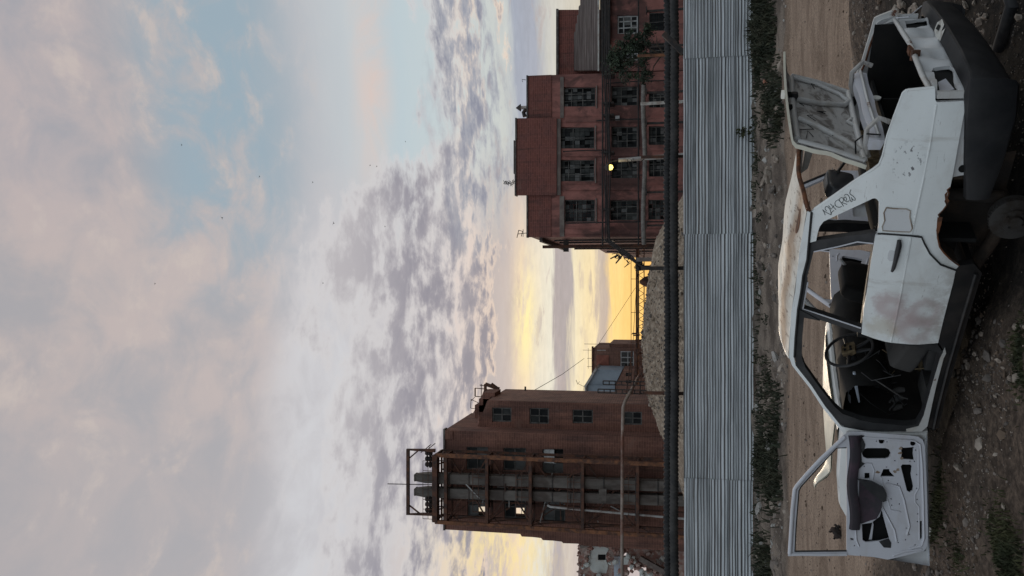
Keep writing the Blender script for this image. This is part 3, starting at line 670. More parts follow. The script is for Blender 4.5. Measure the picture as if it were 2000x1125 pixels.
# side wall that runs back along the yard
sidew = MB(); 
for y0, y1, zt, xo in ((60.4, 76, 9.6, 0.0), (76.2, 88, 6.6, -.05), (88.2, 100, 5.2, -.1)):
    sidew.span((c0.x - .02 + xo, y0, -2.5), (c0.x + 3.0, y1, zt))
sidew.build('side_wall', m_plaster, red)
mb = MB()
for yq in (61.5, 64.5, 69, 75, 81): mb.tube([(c0.x - .2, yq, -2.4), (c0.x - .2, yq, 8.6 if yq < 76 else 6)], .07, 6)
mb.build('downpipe', m_steel, red)
MB().span((c0.x - .35, 60.5, 9.4), (c0.x + .2, 76.1, 9.62)).build('eave', m_coping, red)
a = at(1060, 481, 63); b = at(1268, 482, 63); mb = MB(); mb.beam((a.x - .05, 63, -2.5), (a.x - .05, 63, a.z), .24)
mb.build('exhaust_pipe', m_rust, red); MB().span((a.x - .45, 62.9, at(1103, 481, 63).z - .3), (a.x + .5, 63.2, at(1103, 481, 63).z + .1)).build('bracket', m_steel, red)
# roof fittings
p = at(1027, 210, 62); mb = MB(); mb.tube([(p.x, 62, p.z - .5), (p.x, 62, p.z + .42)], .14, 10); v_ = thing('roof_vent', 'small roof vent with a conical cap on the workshop roof', 'vent', (p.x, 62, p.z - .5))
mb.build('vent_pipe', m_pale, v_); MB().lathe([(.30, p.z + .42), (.02, p.z + .80)], (p.x, 62, 0), n=12).build('vent_cap', m_steel, v_)
p = at(1025, 222, 62); mb = MB(); mb.tube([(p.x - .25, 62, p.z), (p.x + .1, 62, p.z + .1), (p.x + .35, 62, p.z - .1)], .16, 8); tag(mb.build('roof_hood', m_steel, smooth=40), 'dark curved hood on the roof beside the conical vent', 'vent')
p = at(1029, 455, 62); mb = MB(); q_ = at(1012, 457, 62); mb.beam((p.x, 62, p.z), (q_.x, 62, q_.z), .05); mb.beam((q_.x - .3, 62, q_.z + .1), (q_.x + .3, 62, q_.z - .05), .05); mb.beam((p.x - .3, 62, p.z + .3), (p.x + .3, 62, p.z + .3), .04); mb.tube([(q_.x + .3, 62, q_.z - .05), (q_.x + .2, 62, q_.z - .35), (q_.x - .2, 62, q_.z - .25)], .03, 5)
tag(mb.build('roof_antenna', m_steel), 'small aerial with a bent element on the left corner of the workshop roof', 'antenna')
p = at(1027, 156, 61); mb = MB(); mb.tube([(p.x, 61, p.z), (p.x + .05, 61, p.z + .3), (p.x - .15, 61, p.z + .25)], .025, 5); tag(mb.build('wire_hook', m_steel), 'tiny bent wire on the right end of the workshop roof', 'wire')
p = at(1006, 358, 60.4); sb = thing('rooftop_sapling', 'small sapling growing out of the top of the stepped parapet', 'tree', (p.x, 60.4, p.z)); mb = MB()
mb.tube([(p.x, 60.4, p.z - .05), (p.x + .04, 60.4, p.z + .35), (p.x - .05, 60.4, p.z + .8)], .02, 5); mb.tube([(p.x, 60.4, p.z + .2), (p.x + .25, 60.4, p.z + .5)], .012, 4); mb.build('trunk', m_bark, sb)
mb = MB()
for k in range(7): leafcloud(mb, (p.x + rng.uniform(-.16, .16), 60.4, p.z + .15 + k * .12), (.16, .14, .1), 14, .07)
mb.build('crown', m_leafd, sb)

# ---- set-back annex at the far right
an = thing('annex_building', 'lower red annex with a slatted lean-to roof at the right edge', 'building', (at(1340, 60, D).x, D, -2.5))
wallpx(an, 'upper_wall', [(1090, 148), (1090, 19), (1180, 19), (1180, 148)], 66, [], m_plaster2, 5)
wallpx(an, 'coping', rect(1086, 1090.5, 17, 150), 65.8, [], m_coping, 5.2)
wins = [(1206, 1246, 30, 66), (1213, 1246, 86, 118), (1268, 1305, 24, 60), (1268, 1305, 84, 112)]
wallpx(an, 'wall', [(1180, 139), (1180, -190), (1345, -190), (1345, 137)], D, [rect(*w) for w in wins], m_plaster)
window(an, *wins[0], D, 4, 3, m_white2, ((.35, .7), (.33, .7)), .10, .1, (.3, .5, .2, 0)); window(an, *wins[1], D, 4, 3, m_white2, ((.4, .7), (.33,)), .10, .1, (.3, .5, .2, 0))
window(an, *wins[2], D, 3, 8, m_wframe, ((.5,), ()), .05, .1, (.1, .9, 0, 0)); window(an, *wins[3], D, 3, 8, m_wframe, ((.5,), ()), .05, .1, (.1, .9, 0, 0))
e0 = at(1121, 139, 65.9); e1 = at(1170, 139, 59.6); xr = at(1170, -60, 59.6).x
m_slat = mat('slatted_roof', (.088, .066, .060), (.14, .115, .105), 1.3, .42, .6, .8, var=.3, stretch=(.3, 1, 6))
mb = MB(); K = 15
for k in range(K):
    f0, f1 = k / K, (k + .88) / K; y0 = e0.y + (e1.y - e0.y) * f0; y1 = e0.y + (e1.y - e0.y) * f1; z0 = e0.z + (e1.z - e0.z) * f0; z1 = e0.z + (e1.z - e0.z) * f1
    xl = e0.x + (e1.x - e0.x) * f0; xe = xl + (xr - xl) * (1 if k > 4 else .55 + .1 * k)
    mb.add([(xl, y0, z0), (xe, y0, z0), (xe, y1, z1 + .03), (xl, y1, z1 + .03), (xl, y0, z0 - .08), (xe, y0, z0 - .08), (xe, y1, z1 - .05), (xl, y1, z1 - .05)], [(0, 1, 2, 3), (7, 6, 5, 4), (0, 4, 5, 1), (1, 5, 6, 2), (2, 6, 7, 3), (3, 7, 4, 0)])
mb.build('lean_to_roof', m_slat, an)
mb = MB(); mb.span((e1.x, e1.y - .10, e1.z - .02), (xr, e1.y - .02, e1.z + .10)); mb.build('gutter', m_pale, an)
wallpx(an, 'fascia', rect(1172, 1192, -190, 139), 59.75, [], m_steel, .2)
MB().span((e1.x - .6, 60.4, -2.5), (xr + 3, 66, e1.z)).build('rear_block', m_plaster2, an)
p = at(1206, 231, 59.5); fl = thing('wall_floodlight', 'small white floodlight on a bracket between two middle-floor windows', 'lamp', (p.x, 59.5, p.z)); MB().box((p.x, 59.45, p.z), (.30, .2, .30)).build('lamp_housing', m_white, fl); MB().beam((p.x, 59.9, p.z - .5), (p.x, 59.5, p.z), .06).build('bracket', m_steel, fl)

# ---- pipes and cables strung across the workshop
def line(name, pts, r, m, label, cat, n=6):
    mb = MB(); mb.tube([at(*p) for p in pts], r, n); return tag(mb.build(name, m, smooth=50), label, cat)
mb = MB(); pts = []; rr = []
xa = at(1258, 478, 57).x; xb = at(1257, 166, 57).x; zz = at(1258, 300, 57).z
for i in range(90):
    for dx, k in ((0, 1), (.5, 1), (.55, 1.12), (.95, 1.12)):
        f = (i + dx) / 90; pts.append((xa + (xb - xa) * f, 57, zz + .06 * math.sin(f * 9))); rr.append(.155 * k)
mb.tube(pts, rr, 10); tag(mb.build('lagged_heating_pipe', m_greyp, smooth=40), 'pale grey lagged heating pipe with bands along the lower storey of the red workshop', 'pipe')
for X, r_, dd, lb in ((1177, .07, 58.8, 'topmost thin black pipe running under the upper windows of the workshop'), (1247, .06, 58.5, 'thin black pipe running just above the pale lagged pipe on the workshop')):
    line('service_pipe', [(X, 480, dd), (X, 300, dd), (X, -150, dd)], r_, m_cable, lb, 'pipe')
for i, X in enumerate((1181.5, 1184.5, 1187.5, 1190.5)):
    pts = [(1246 + i * 2, 517 + i * 2, 50), (1222 + i * 4, 500, 54), (1199 + i * 4, 483, 58)] + [(X + 1.2 * math.sin(k * .9 + i) + 1.5 * ((k % 4) / 3 - .5) ** 2, 470 - k * 26, 58.6 - .08 * i) for k in range(25)]
    line('cable', pts, .038 + .012 * (i % 2), m_cable, 'one of the sagging black cables bundled across the front of the red workshop', 'cable')['group'] = 'cables bundled along the workshop'
mb = MB()
for Y in (470, 410, 300, 228, 205, 150): a = at(1180, Y, 59.2); b = at(1200, Y, 59.2); mb.span((a.x - .06, 58.5, b.z), (a.x + .06, 59.7, a.z))
tag(mb.build('cable_brackets', m_steel), 'row of small steel brackets carrying the cable bundle on the workshop wall', 'bracket', kind=None)

for Yp, X0, X1, r_ in ((436, 1105, 1300, .05), (344, 1180, 1262, .035), (296, 1100, 1185, .04), (236, 1165, 1255, .05), (163, 1183, 1300, .045)):
    a = at(X0, Yp, 59.3); b = at(X1, Yp + 1, 59.3); mb = MB(); mb.tube([(a.x, 59.3, a.z), (a.x + .03, 59.25, (a.z + b.z) / 2), (a.x, 59.3, b.z)], r_, 6); o_ = mb.build('drop_pipe', m_cable, red)
for Yp in (440, 375, 305, 240, 180, 90, 20): mb = MB(); a = at(1258, Yp, 57); mb.beam((a.x, 57.25, -2.5), (a.x, 57.25, a.z - .12), .14); mb.span((a.x - .2, 56.8, a.z - .2), (a.x + .2, 57.4, a.z - .14)); o_ = mb.build('pipe_support', m_steel); tag(o_, 'one of the row of dark steel stands under the pale lagged pipe', 'support', 'stands under the lagged pipe')
# ---- white poles and the lit lamp
mb = MB(); a = at(1251, 203, 50); mb.tube([(a.x + .05, 50, -2.5), (a.x, 50, a.z)], .10, 10); tag(mb.build('white_pole', m_pale, smooth=50), 'short white post in front of the workshop, right of the lit lamp', 'post')
lp = thing('street_lamp', 'leaning white pole with a lit yellow lamp in front of the workshop', 'street lamp', (at(1340, 300, 45).x, 45, -2.5))
a = at(1340, 300, 45); b = at(1208, 313, 45); a.z = -2.5
MB().tube([a, b], [.15, .11], 10).build('pole', m_pale2, lp, 50)
c = at(1192, 316, 45); h = at(1189, 327, 44.6)
MB().tube([b, c, at(1184, 320, 45), h], .035, 6).build('lamp_arm', m_steel, lp)
mb = MB(); mb.lathe([(.05, .22), (.14, .12), (.20, -.02), (.20, -.05)], (h.x, h.y, h.z + .02), n=14); mb.build('lamp_shade', m_steel, lp, 40)
me_ = bpy.data.materials.new('lit_lamp'); me_.use_nodes = True; bs = me_.node_tree.nodes['Principled BSDF']; bs.inputs['Base Color'].default_value = (1, .9, .5, 1); bs.inputs['Emission Color'].default_value = (1.0, .80, .16, 1); bs.inputs['Emission Strength'].default_value = 2.2
mb = MB(); mb.lathe([(.02, -.24), (.13, -.19), (.165, -.08), (.13, .0)], (h.x, h.y, h.z), n=14); mb.build('bulb', me_, lp, 40)
pl_ = bpy.data.lights.new('lamp_light', 'POINT'); pl_.energy = 8; pl_.color = (1, .8, .35); pl_.shadow_soft_size = .15; po = bpy.data.objects.new('lamp_light', pl_); po.location = (h.x, h.y - .1, h.z - .5); COL.objects.link(po)
mb = MB(); mb.tube([at(1232, 311, 44.8), at(1238, 322, 44.6), at(1250, 318, 44.8), at(1262, 306, 44.8)], .02, 5); mb.tube([at(1225, 311, 44.8), at(1232, 330, 44.6), at(1246, 332, 44.6)], .018, 5); mb.build('loose_wire', m_cable, lp)
MB().span(at(1231, 309, 44.8), at(1236, 315, 45.1)).build('junction_box', m_pale, lp)
# tangled pole at the gap
up = thing('utility_pole', 'short concrete pole topped with tangled brackets at the end of the cables', 'pole', (at(1275, 507, 48).x, 48, -2.5))
a = at(1243, 507, 48); mb = MB(); mb.beam((a.x, 48, -2.5), (a.x, 48, a.z), .24); mb.build('pole', m_lintel, up)
mb = MB(); rs = random.Random(4)
for k in range(30):
    f = rs.random(); p = at(1205 + 50 * f + rs.uniform(-3, 3), 494 + 30 * f + rs.uniform(-4, 5), 48 + rs.uniform(-.4, .4)); mb.beam(p, p + Vector((rs.uniform(-.45, .35), rs.uniform(-.2, .2), rs.uniform(-.35, .4))), rs.uniform(.03, .09))
for X, Y in ((1247, 519), (1251, 515), (1249, 524), (1255, 521), (1245, 512)): p = at(X, Y, 48); mb.box(p, (.22, .22, .24), rs.random())
mb.build('bracket', m_cable, up)

# ---- tree in front of the annex
tr = thing('tree', 'dark green bushy tree in front of the annex windows', 'tree', (at(1300, 105, 46).x, 46, -2.5)); tb = tr.location
mb = MB(); mb.tube([(tb.x, 46, -2.6), (tb.x + .1, 46, -.8), (tb.x - .1, 46.1, 1.0), (tb.x - .2, 46, 2.6)], [.13, .11, .08, .03], 8)
for dx, dz in ((-.9, 2.1), (.9, 1.6), (-.4, 2.8), (.5, 2.9), (-1.3, .9), (1.1, .6)): mb.tube([(tb.x, 46, .1 + dz * .2), (tb.x + dx * .5, 46, dz * .6 + .2), (tb.x + dx, 46 + dx * .2, dz)], [.05, .035, .015], 5)
mb.build('trunk', m_bark, tr)
mb = MB(); rs = random.Random(9)
for k in range(70):
    Xc = rs.uniform(1190, 1268); w = 52 * math.sin(max(.12, min(1, (Xc - 1184) / 60)) * 1.6); Yc = 110 + rs.uniform(-w, w) + (Xc - 1225) * -.25
    p = at(Xc, Yc, 46 + rs.uniform(-.9, .9)); rr_ = rs.uniform(.14, .5); leafcloud(mb, p, (rr_ * rs.uniform(.7, 1.6), rr_, rr_ * rs.uniform(.6, 1.3)), int(40 + 110 * rr_), .085, mi=int(rs.random() < .65), shell=.05)
mb.build('crown', [m_leaf, m_leafd], tr)

# ---- pipe bridge and wires in the gap
gt = thing('pipe_bridge', 'rusty lattice pipe bridge with orange rim light painted in, crossing the gap behind the gravel mound', 'pipe bridge', (at(1260, 640, 75).x, 75, -2.5))
a0 = at(1247, 470, 75); a1 = at(1247, 752, 75); b0 = at(1258, 470, 75); zt, zb = a0.z, b0.z
mb = MB(); mb.beam((a1.x, 75, zt), (a0.x, 75, zt), .13); mb.build('upper_chord', m_rust_rim, gt); MB().beam((a1.x, 75, zb), (a0.x, 75, zb), .09).build('lower_chord', m_rust_rim, gt)  # orange of the chords stands in for warm rim light
mb = MB(); k = 0; xq = a1.x
while xq < a0.x - .3: mb.beam((xq, 75, zb if k % 2 else zt), (xq + .34, 75, zt if k % 2 else zb), .05); xq += .34; k += 1
mb.build('lattice', m_rust_rim, gt)
MB().tube([(a1.x, 75.5, zt + .18), (a0.x, 75.5, zt + .18)], .09, 8).build('pipe', m_rust, gt)
mb = MB()
for Y in (735, 690, 665, 520): p = at(1250, Y, 75); mb.beam((p.x, 75.2, -2.5), (p.x, 75.2, zt + .3), .16)
mb.build('leg', m_rust, gt)
mb = MB(); zr = at(1233, 600, 75).z; mb.beam((a1.x, 74.6, zr), (at(1233, 500, 75).x, 74.6, zr), .05)
for Y in (545, 610, 652, 668, 740): p = at(1233, Y, 75); mb.beam((p.x, 74.6, zt), (p.x, 74.6, zr), .045)
mb.build('handrail', m_rust_rim, gt)
mb = MB(); p = at(1243, 655, 74); mb.box(p, (.12, .1, .6)); mb.box(at(1246, 645, 74), (.5, .1, .10)); mb.box(at(1240, 651, 74), (.1, .1, .5)); mb.build('valve', m_rust, gt)
p = at(1262, 550, 70); mb = MB(); mb.lathe([(.5, 0), (.42, .35), (.1, .75)], (p.x, 70, p.z - .2), n=8); tag(mb.build('rusty_hopper', m_rust, smooth=30), 'small rusty conical hopper on the pipe bridge near the workshop', 'hopper')
def wire(pts, r, label, m=m_cable): line('wire', pts, r, m, label, 'wire', 5)
wire([(1044, 762, 57), (1098, 731, 68), (1141, 700, 79)], .022, 'thin wire running down from the brick tower to the aerial on the small house')
wire([(1157, 690, 80), (1200, 625, 78), (1241, 562, 76)], .018, 'thin straight wire sloping from the small brown house to the pipe bridge')
wire([(1233, 745, 74), (1238, 640, 74), (1243, 560, 74), (1247, 525, 74)], .022, 'slack wire sagging above the pipe bridge')

# ---- two small buildings in the gap
hs = thing('brown_house', 'small brown two-storey house with a white framed window beside the blue clad hut', 'building', (at(1290, 720, 82).x, 82, -2.5))
w = (1212, 1238, 686, 720)
wallpx(hs, 'wall', [(1158, 770), (1158, 679), (1300, 680), (1300, 770)], 82, [rect(*w)], m_brick2, .3)
p = at(1158, 679, 82); q = at(1158, 770, 82); MB().span((q.x, 82.32, -2.5), (p.x - .02, 90, p.z - .05)).build('rear_block', m_brick, hs)
wallpx(hs, 'coping', rect(1155.5, 1158.5, 677, 772), 81.85, [], m_rust_rim, .5)  # orange colour puts the warm lit edge onto the coping
wallpx(hs, 'brick_panel', rect(1165, 1189, 694, 720), 81.94, [], mat('rust_red_panel', (.30, .11, .075), (.24, .085, .06), 2), .055)
wallpx(hs, 'pale_strip', rect(1166, 1183, 683.6, 684.6), 81.96, [], m_white, .03)
window(hs, *w, 82, 4, 3, m_white, ((.36, .64), (.45,)), .09, .02, (.2, .1, .7, 0))
MB().span((p.x, 83, -2.5), (p.x + .35, 90, p.z - 1.6)).build('side_annex', m_brick2, hs)
mb = MB(); 
for Y in (684, 700, 716): a = at(1157, Y, 83); mb.beam(a, a + Vector((0, 0, 1.0 if Y == 684 else .55)), .035)
a = at(1149, 680, 83); b = at(1149, 720, 83); mb.beam(a, b, .03); a = at(1158, 672, 83); mb.beam(a + Vector((0, 0, -2.2)), a + Vector((0, 0, .9)), .04)
mb.build('roof_railing', m_steel, hs)
hut = thing('clad_hut', 'blue-grey metal clad hut with a sloping roof against the brick tower', 'building', (at(1290, 745, 78).x, 78, -2.5))
wallpx(hut, 'cladding', [(1144, 800), (1144, 753), (1165, 721), (1215, 723), (1201, 752), (1201, 800)], 78, [], m_blue, 4)
wallpx(hut, 'roof', [(1141, 800), (1141.5, 753), (1163, 718), (1166, 721), (1145, 755), (1145, 800)], 77.7, [], m_pale, 4.6)
MB().beam(at(1145, 752, 77.95), at(1200, 752, 77.95), .05).build('corner_trim', m_blue, hut)
wallpx(hut, 'lower_wall', [(1202, 800), (1202, 752), (1217, 722), (1300, 722), (1300, 800)], 78.1, [rect(1222, 1234, 728, 735), rect(1222, 1234, 742, 749)], m_brick2, 4)
for w in ((1222, 1234, 728, 735), (1222, 1234, 742, 749)): window(hut, *w, 78.1, 2, 2, m_wframe, ((.5,), ()), .05, .1, (.2, .6, .2, 0))
mb = MB(); mb.beam(at(1145, 757, 77.9), at(1128, 749, 77.9), .03); mb.beam(at(1128, 749, 77.9), at(1125, 742, 77.9), .04); mb.beam(at(1128, 751, 77.9), at(1132, 745, 77.9), .03); mb.beam(at(1141, 752, 77.9), at(1139, 764, 77.9), .03); tag(mb.build('aerial', m_steel), 'thin aerial on the high corner of the blue clad hut', 'antenna')

# ---- pipe supports and rust-coloured gas pipe in front of the tower
for Y0, Y1, X0, lb in ((744, 751, 1178, 'right one of the two tall ladder-like steel frames beside the tower'), (760, 767, 1168, 'left one of the two tall ladder-like steel frames beside the tower')):
    a = at(X0, Y1, 45); b = at(X0, Y0, 45); mb = MB()
    for q in (a, b): mb.beam((q.x, 45, -2.5), (q.x, 45, q.z), .06)
    zq = a.z
    while zq > 0: mb.beam((a.x, 45, zq), (b.x, 45, zq), .06); zq -= .34
    tag(mb.build('ladder_frame', m_steel), lb, 'frame')
mb = MB(); mb.tube([at(1215, 1190, 42), at(1215, 1000, 42), at(1216, 830, 42), at(1217, 795, 42), at(1221, 784, 42.3), at(1236, 757, 46), at(1249, 733, 50)], .085, 10)
tag(mb.build('gas_pipe', m_stain, smooth=50), 'pale rust-stained gas pipe crossing the tower and bending down into the gap', 'pipe')
mb = MB()
for dz, dd in ((0, 44.5), (.35, 44.8), (.75, 44.4), (1.1, 45.2)): a = at(1262, 770, dd); b = at(1262, 705, dd); mb.beam((a.x, dd, a.z + dz), (b.x, dd + 8, b.z + dz), .07)
tag(mb.build('pipe_bundle', m_rust), 'bundle of brown pipes low behind the mound between the ladder frames and the hut', 'pipe')

# ---- brick tower
T = 55.0
tw = thing('brick_tower', 'tall brown brick factory tower with grey windows at the left', 'building', (at(1340, 940, T).x, T, -2.5))
winA = [(911, 953, 873, 918), (983, 1027, 875, 919), (1059, 1100, 877, 925), (913, 953, 967, 1010), (985, 1027, 969, 1013), (1061, 1104, 973, 1020)]
wallpx(tw, 'wall', [(868, 840), (868, 1033), (866, 1034), (1000, 1042), (1016, 1043), (1019, 1048), (1040, 1049), (1057, 1051), (1060, 1055), (1080, 1056), (1097, 1058), (1100, 1061), (1129, 1062), (1140, 1066), (1345, 1078), (1345, 858)], T, [rect(*w) for w in winA], m_brick, .4)
a = at(868, 840, T); b = at(868, 1033, T); xr_, xl_, zt = a.x, b.x, a.z
def skipL(i, j): return i == 0 and j == 0
for k, w in enumerate(winA):
    window(tw, *w, T, 2, 2, m_wframe, ((.5,), (.5,)), .09, .15, (.5, .2, .3, 0), skip=(skipL if k in (3, 4) else None)) if k != 2 else window(tw, *w, T, 2, 2, m_wframe, ((.5,), (.5,)), .09, .15, (.5, .2, .3, 0))
q = at(1062, 878, T); MB().span((q.x - .95, T + .10, q.z - .85), (q.x, T + .13, q.z)).build('white_board', m_white, tw)
q = at(1082, 878, T); MB().span((q.x - .95, T + .10, q.z - .72), (q.x, T + .13, q.z)).build('dark_board', m_hole, tw)
back = []
for w in (winA[3], winA[4]): back.append(rect(w[0] + 16, w[1] - 3, (w[2] + w[3]) / 2 + 1, w[3] - 3))
wallpx(tw, 'rear_wall', [(898, 1028), (898, 837), (1330, 850), (1330, 1032)], 58.5, back, m_brick, .3)
mb = MB(); mb.span((xr_ - .4, T + .42, -2.5), (xr_ - .01, 63, zt)); mb.span((xl_ + .05, T + .42, -2.5), (xl_ + .4, 58.45, zt)); mb.span((xl_ + .42, T + .42, zt - .4), (xr_ - .42, 63, zt - .05)); mb.build('side_wall', m_brick, tw)
wallpx(tw, 'coping', rect(865.5, 869, 838, 1036), T - .10, [], m_coping, .6)
winB = [(961, 999, 796, 824), (1034, 1072, 797, 828), (1118, 1158, 800, 827), (1218, 1254, 804, 830)]
wallpx(tw, 'stair_block_wall', [(933, 833), (952, 782), (1345, 793), (1345, 848)], 57, [rect(*w) for w in winB], m_brick, .35)
for w in winB: window(tw, *w, 57, 2, 2, m_wframe, ((.5,), (.5,)), .09, .10, (.2, .8, 0, 0))
a = at(952, 782, 57); z2 = a.z; mb = MB(); mb.span((a.x - 2.6, 57.36, -2.5), (a.x - .03, 63.6, z2 - .1)); mb.build('stair_block', m_brick, tw)
mb = MB(); mb.add([(a.x - .03, 57.36, -2.5), (a.x - .03, 63.7, -2.5), (a.x - .03, 63.7, z2 - .05), (a.x - .03, 57.36, z2 - .05), (a.x, 57.36, -2.5), (a.x, 63.7, -2.5), (a.x, 63.7, z2), (a.x, 57.36, z2)], [(0, 1, 2, 3), (7, 6, 5, 4), (0, 4, 5, 1), (1, 5, 6, 2), (2, 6, 7, 3), (3, 7, 4, 0)]); mb.build('stair_block_side', m_brick2, tw)
mb = MB(); mb.add([at(924, 806, 62), at(936, 834, 57), at(953, 781, 57), at(975, 760, 63.6), at(946, 760, 63.6), at(934, 790, 60)], [(0, 1, 2, 3, 4, 5)])
for q in range(3): a_ = at(945 + 8 * q, 800 - 12 * q, 60); mb.box((a_.x, 60, a_.z), (1.0, 2.2, .9))
mb.build('stair_roof', m_brick, tw)
p0 = at(975, 752, 62); p1 = at(945, 752, 62); mb = MB(); mb.beam(at(975, 760, 62), at(948, 750, 62), .25); mb.beam(at(948, 750, 62), at(948, 770, 62), .2); mb.beam(at(960, 749, 62), at(975, 760, 62), .15)
for X, Y in ((928, 758), (928, 774), (937, 752)): mb.beam(at(X, Y, 62), at(950, Y + 2, 62), .06)
mb.beam(at(928, 758, 62), at(928, 774, 62), .09); mb.beam(at(940, 750, 62), at(940, 790, 62), .05); mb.beam(at(920, 780, 61.5), at(919, 797, 61), .04); mb.beam(at(920, 780, 61.5), at(937, 788, 61.5), .04); mb.beam(at(919, 797, 61), at(936, 800, 61), .04); mb.beam(at(928, 775, 61.5), at(920, 783, 61.5), .04)
mb.build('roof_railing', m_rust, tw)
mb = MB(); mb.beam(at(1026, 755, 60), at(1026, 763, 60), .12); mb.build('wall_stub', m_steel, tw)
wallpx(tw, 'cornice', [(868, 840), (868, 858), (884, 858), (884, 841)], T - .08, [], m_brick, .07)

# steel scaffold with two square ducts up the front of the tower
Q = 53.0
sc = thing('duct_scaffold', 'rusty steel scaffold with cross braces standing against the front of the brick tower', 'scaffold', (at(1340, 970, Q).x, Q, -2.5))
rt, rb_ = at(850, 889, Q), at(1345, 909, Q); lt, lb_ = at(850, 1019, Q), at(1345, 1050, Q)
lerp = lambda a, b, f: a + (b - a) * f
for a, b in ((rt, rb_), (lt, lb_)):
    MB().beam(b, a, .24).build('column', m_rust_rim, sc)
    MB().beam(b + Vector((0, 1.6, 0)), a + Vector((0, 1.6, 0)), .16).build('column', m_rust, sc)
levels = [(X - 850) / 495 for X in (850, 872, 956, 1043, 1145, 1250)]
for i, f in enumerate(levels):
    a, b = lerp(lt, lb_, f), lerp(rt, rb_, f)
    MB().beam(a, b, .20 if i else .34).build('cross_beam', m_rust, sc)
    mb = MB(); mb.beam(a + Vector((0, 1.6, 0)), b + Vector((0, 1.6, 0)), .12)
    for e in (a, b): mb.beam(e, e + Vector((0, 1.6, 0)), .12); mb.beam(e + Vector((0, 1.6, -.05)), e + Vector((0, 0, -1.1)), .07)
    mb.build('cross_beam', m_rust, sc)
for i in range(1, len(levels) - 1):
    a, b, c, d = lerp(lt, lb_, levels[i]), lerp(rt, rb_, levels[i]), lerp(lt, lb_, levels[i + 1]), lerp(rt, rb_, levels[i + 1]); e = Vector((0, .5, 0))
    mb = MB(); m1 = lerp(c, d, .5); mb.beam(a + e, lerp(a, d, .5) + e, .09); mb.beam(lerp(a, d, .5) + e, d + e, .09); mb.beam(b + e * 1.3, c + e * 1.3, .09); mb.beam(a + Vector((0, 1.5, 0)), m1 + Vector((0, 1.5, 0)), .06)
    mb.build('cross_brace', m_rust, sc)
    f0 = levels[i + 1]; mb = MB(); u0, u1 = lerp(c, d, .18), lerp(c, d, .82)
    mb.span((u0.x, Q + .1, c.z + .10), (u1.x, Q + 1.5, c.z + .16))
    mb.build('platform', m_steel, sc)
    mb = MB(); mb.beam(u0 + Vector((0, .05, 1.0)), u1 + Vector((0, .05, 1.0)), .04); mb.beam(u0 + Vector((0, .05, .6)), u1 + Vector((0, .05, .6)), .035)
    for k in range(6): q = lerp(u0, u1, k / 5); mb.beam(q + Vector((0, .05, .1)), q + Vector((0, .05, 1.0)), .035)
    mb.build('railing', m_rust, sc)
for fy in (.26, .40, .56, .72):
    a = lerp(lt, rt, fy); b = lerp(lb_, rb_, fy); e = Vector((0, 1.45, 0)); MB().beam(b + e, a + e, .09).build('inner_post', m_rust, sc)
for i in range(1, len(levels) - 1):
    for k in range(5):
        f0, f1 = levels[i] + (levels[i + 1] - levels[i]) * rng.uniform(.05, .9), levels[i] + (levels[i + 1] - levels[i]) * rng.uniform(.1, .95); u0_, u1_ = sorted(rng.uniform(.02, .98, 2)); dd_ = rng.uniform(.2, 1.5)
        a = lerp(lerp(lt, lb_, f0), lerp(rt, rb_, f0), u0_) + Vector((0, dd_, 0)); b = lerp(lerp(lt, lb_, f0 if k % 2 else f1), lerp(rt, rb_, f0 if k % 2 else f1), u1_) + Vector((0, dd_, 0))
        MB().beam(a, b, rng.uniform(.04, .08)).build('tie_bar', m_rust if k % 3 else m_pale2, sc)
    for fy in (.04, .96):
        a = lerp(lerp(lt, lb_, levels[i]), lerp(rt, rb_, levels[i]), fy) + Vector((0, .1, 0)); b = lerp(lerp(lt, lb_, levels[i + 1]), lerp(rt, rb_, levels[i + 1]), fy) + Vector((0, 1.6, 0)); MB().beam(a, b, .07).build('tie_bar', m_rust, sc)
tp = [at(846, 1004, Q), at(797, 1004, Q), at(797, 878, Q), at(850, 880, Q)]
mb = MB(); mb.tube(tp, .11, 4, sq=True); mb.beam(at(797, 985, Q), at(820, 1003, Q), .09); mb.beam(at(797, 897, Q), at(817, 880, Q), .09); mb.build('top_frame', m_rust, sc)
mb = MB()
for k in range(5): a = at(845 + 6 * k, 1018, Q + .8); b = at(845 + 6 * k, 889, Q + .8); mb.beam(a, b, .09)
for k in range(14): Y = 889 + k * 10; a = at(846, Y, Q + .3); b = at(870, Y + rng.uniform(-9, 9), Q + .9); mb.beam(a, b, .07)
mb.build('top_platform', m_rust, sc)
mb = MB(); a = at(826, 900, Q); b = at(826, 1013, Q); mb.beam(a, b, .03); c_ = at(836, 900, Q); mb.beam(c_, at(836, 1013, Q), .03)
for k in range(7): q = lerp(a, b, k / 6); mb.beam(q, q + Vector((0, 0, -.8)), .03)
mb.beam(at(822, 884, Q), at(842, 868, Q + 1.5), .04); mb.beam(at(830, 882, Q), at(850, 866, Q + 1.5), .04); mb.beam(at(838, 884, Q), at(838, 870, Q + 1.5), .04)
mb.build('railing', m_rust, sc)
for Y in (885, 896, 907, 985, 996, 975):
    q = at(840, Y, Q + .3); MB().lathe([(.16, -.15), (.26, 0), (.14, .1), (.22, .2), (.12, .34)], q, n=8).build('motor', m_steel, sc)
mb = MB(); mb.beam(at(757, 945, Q), at(850, 947, Q), .05); mb.build('lightning_rod', m_steel, sc)
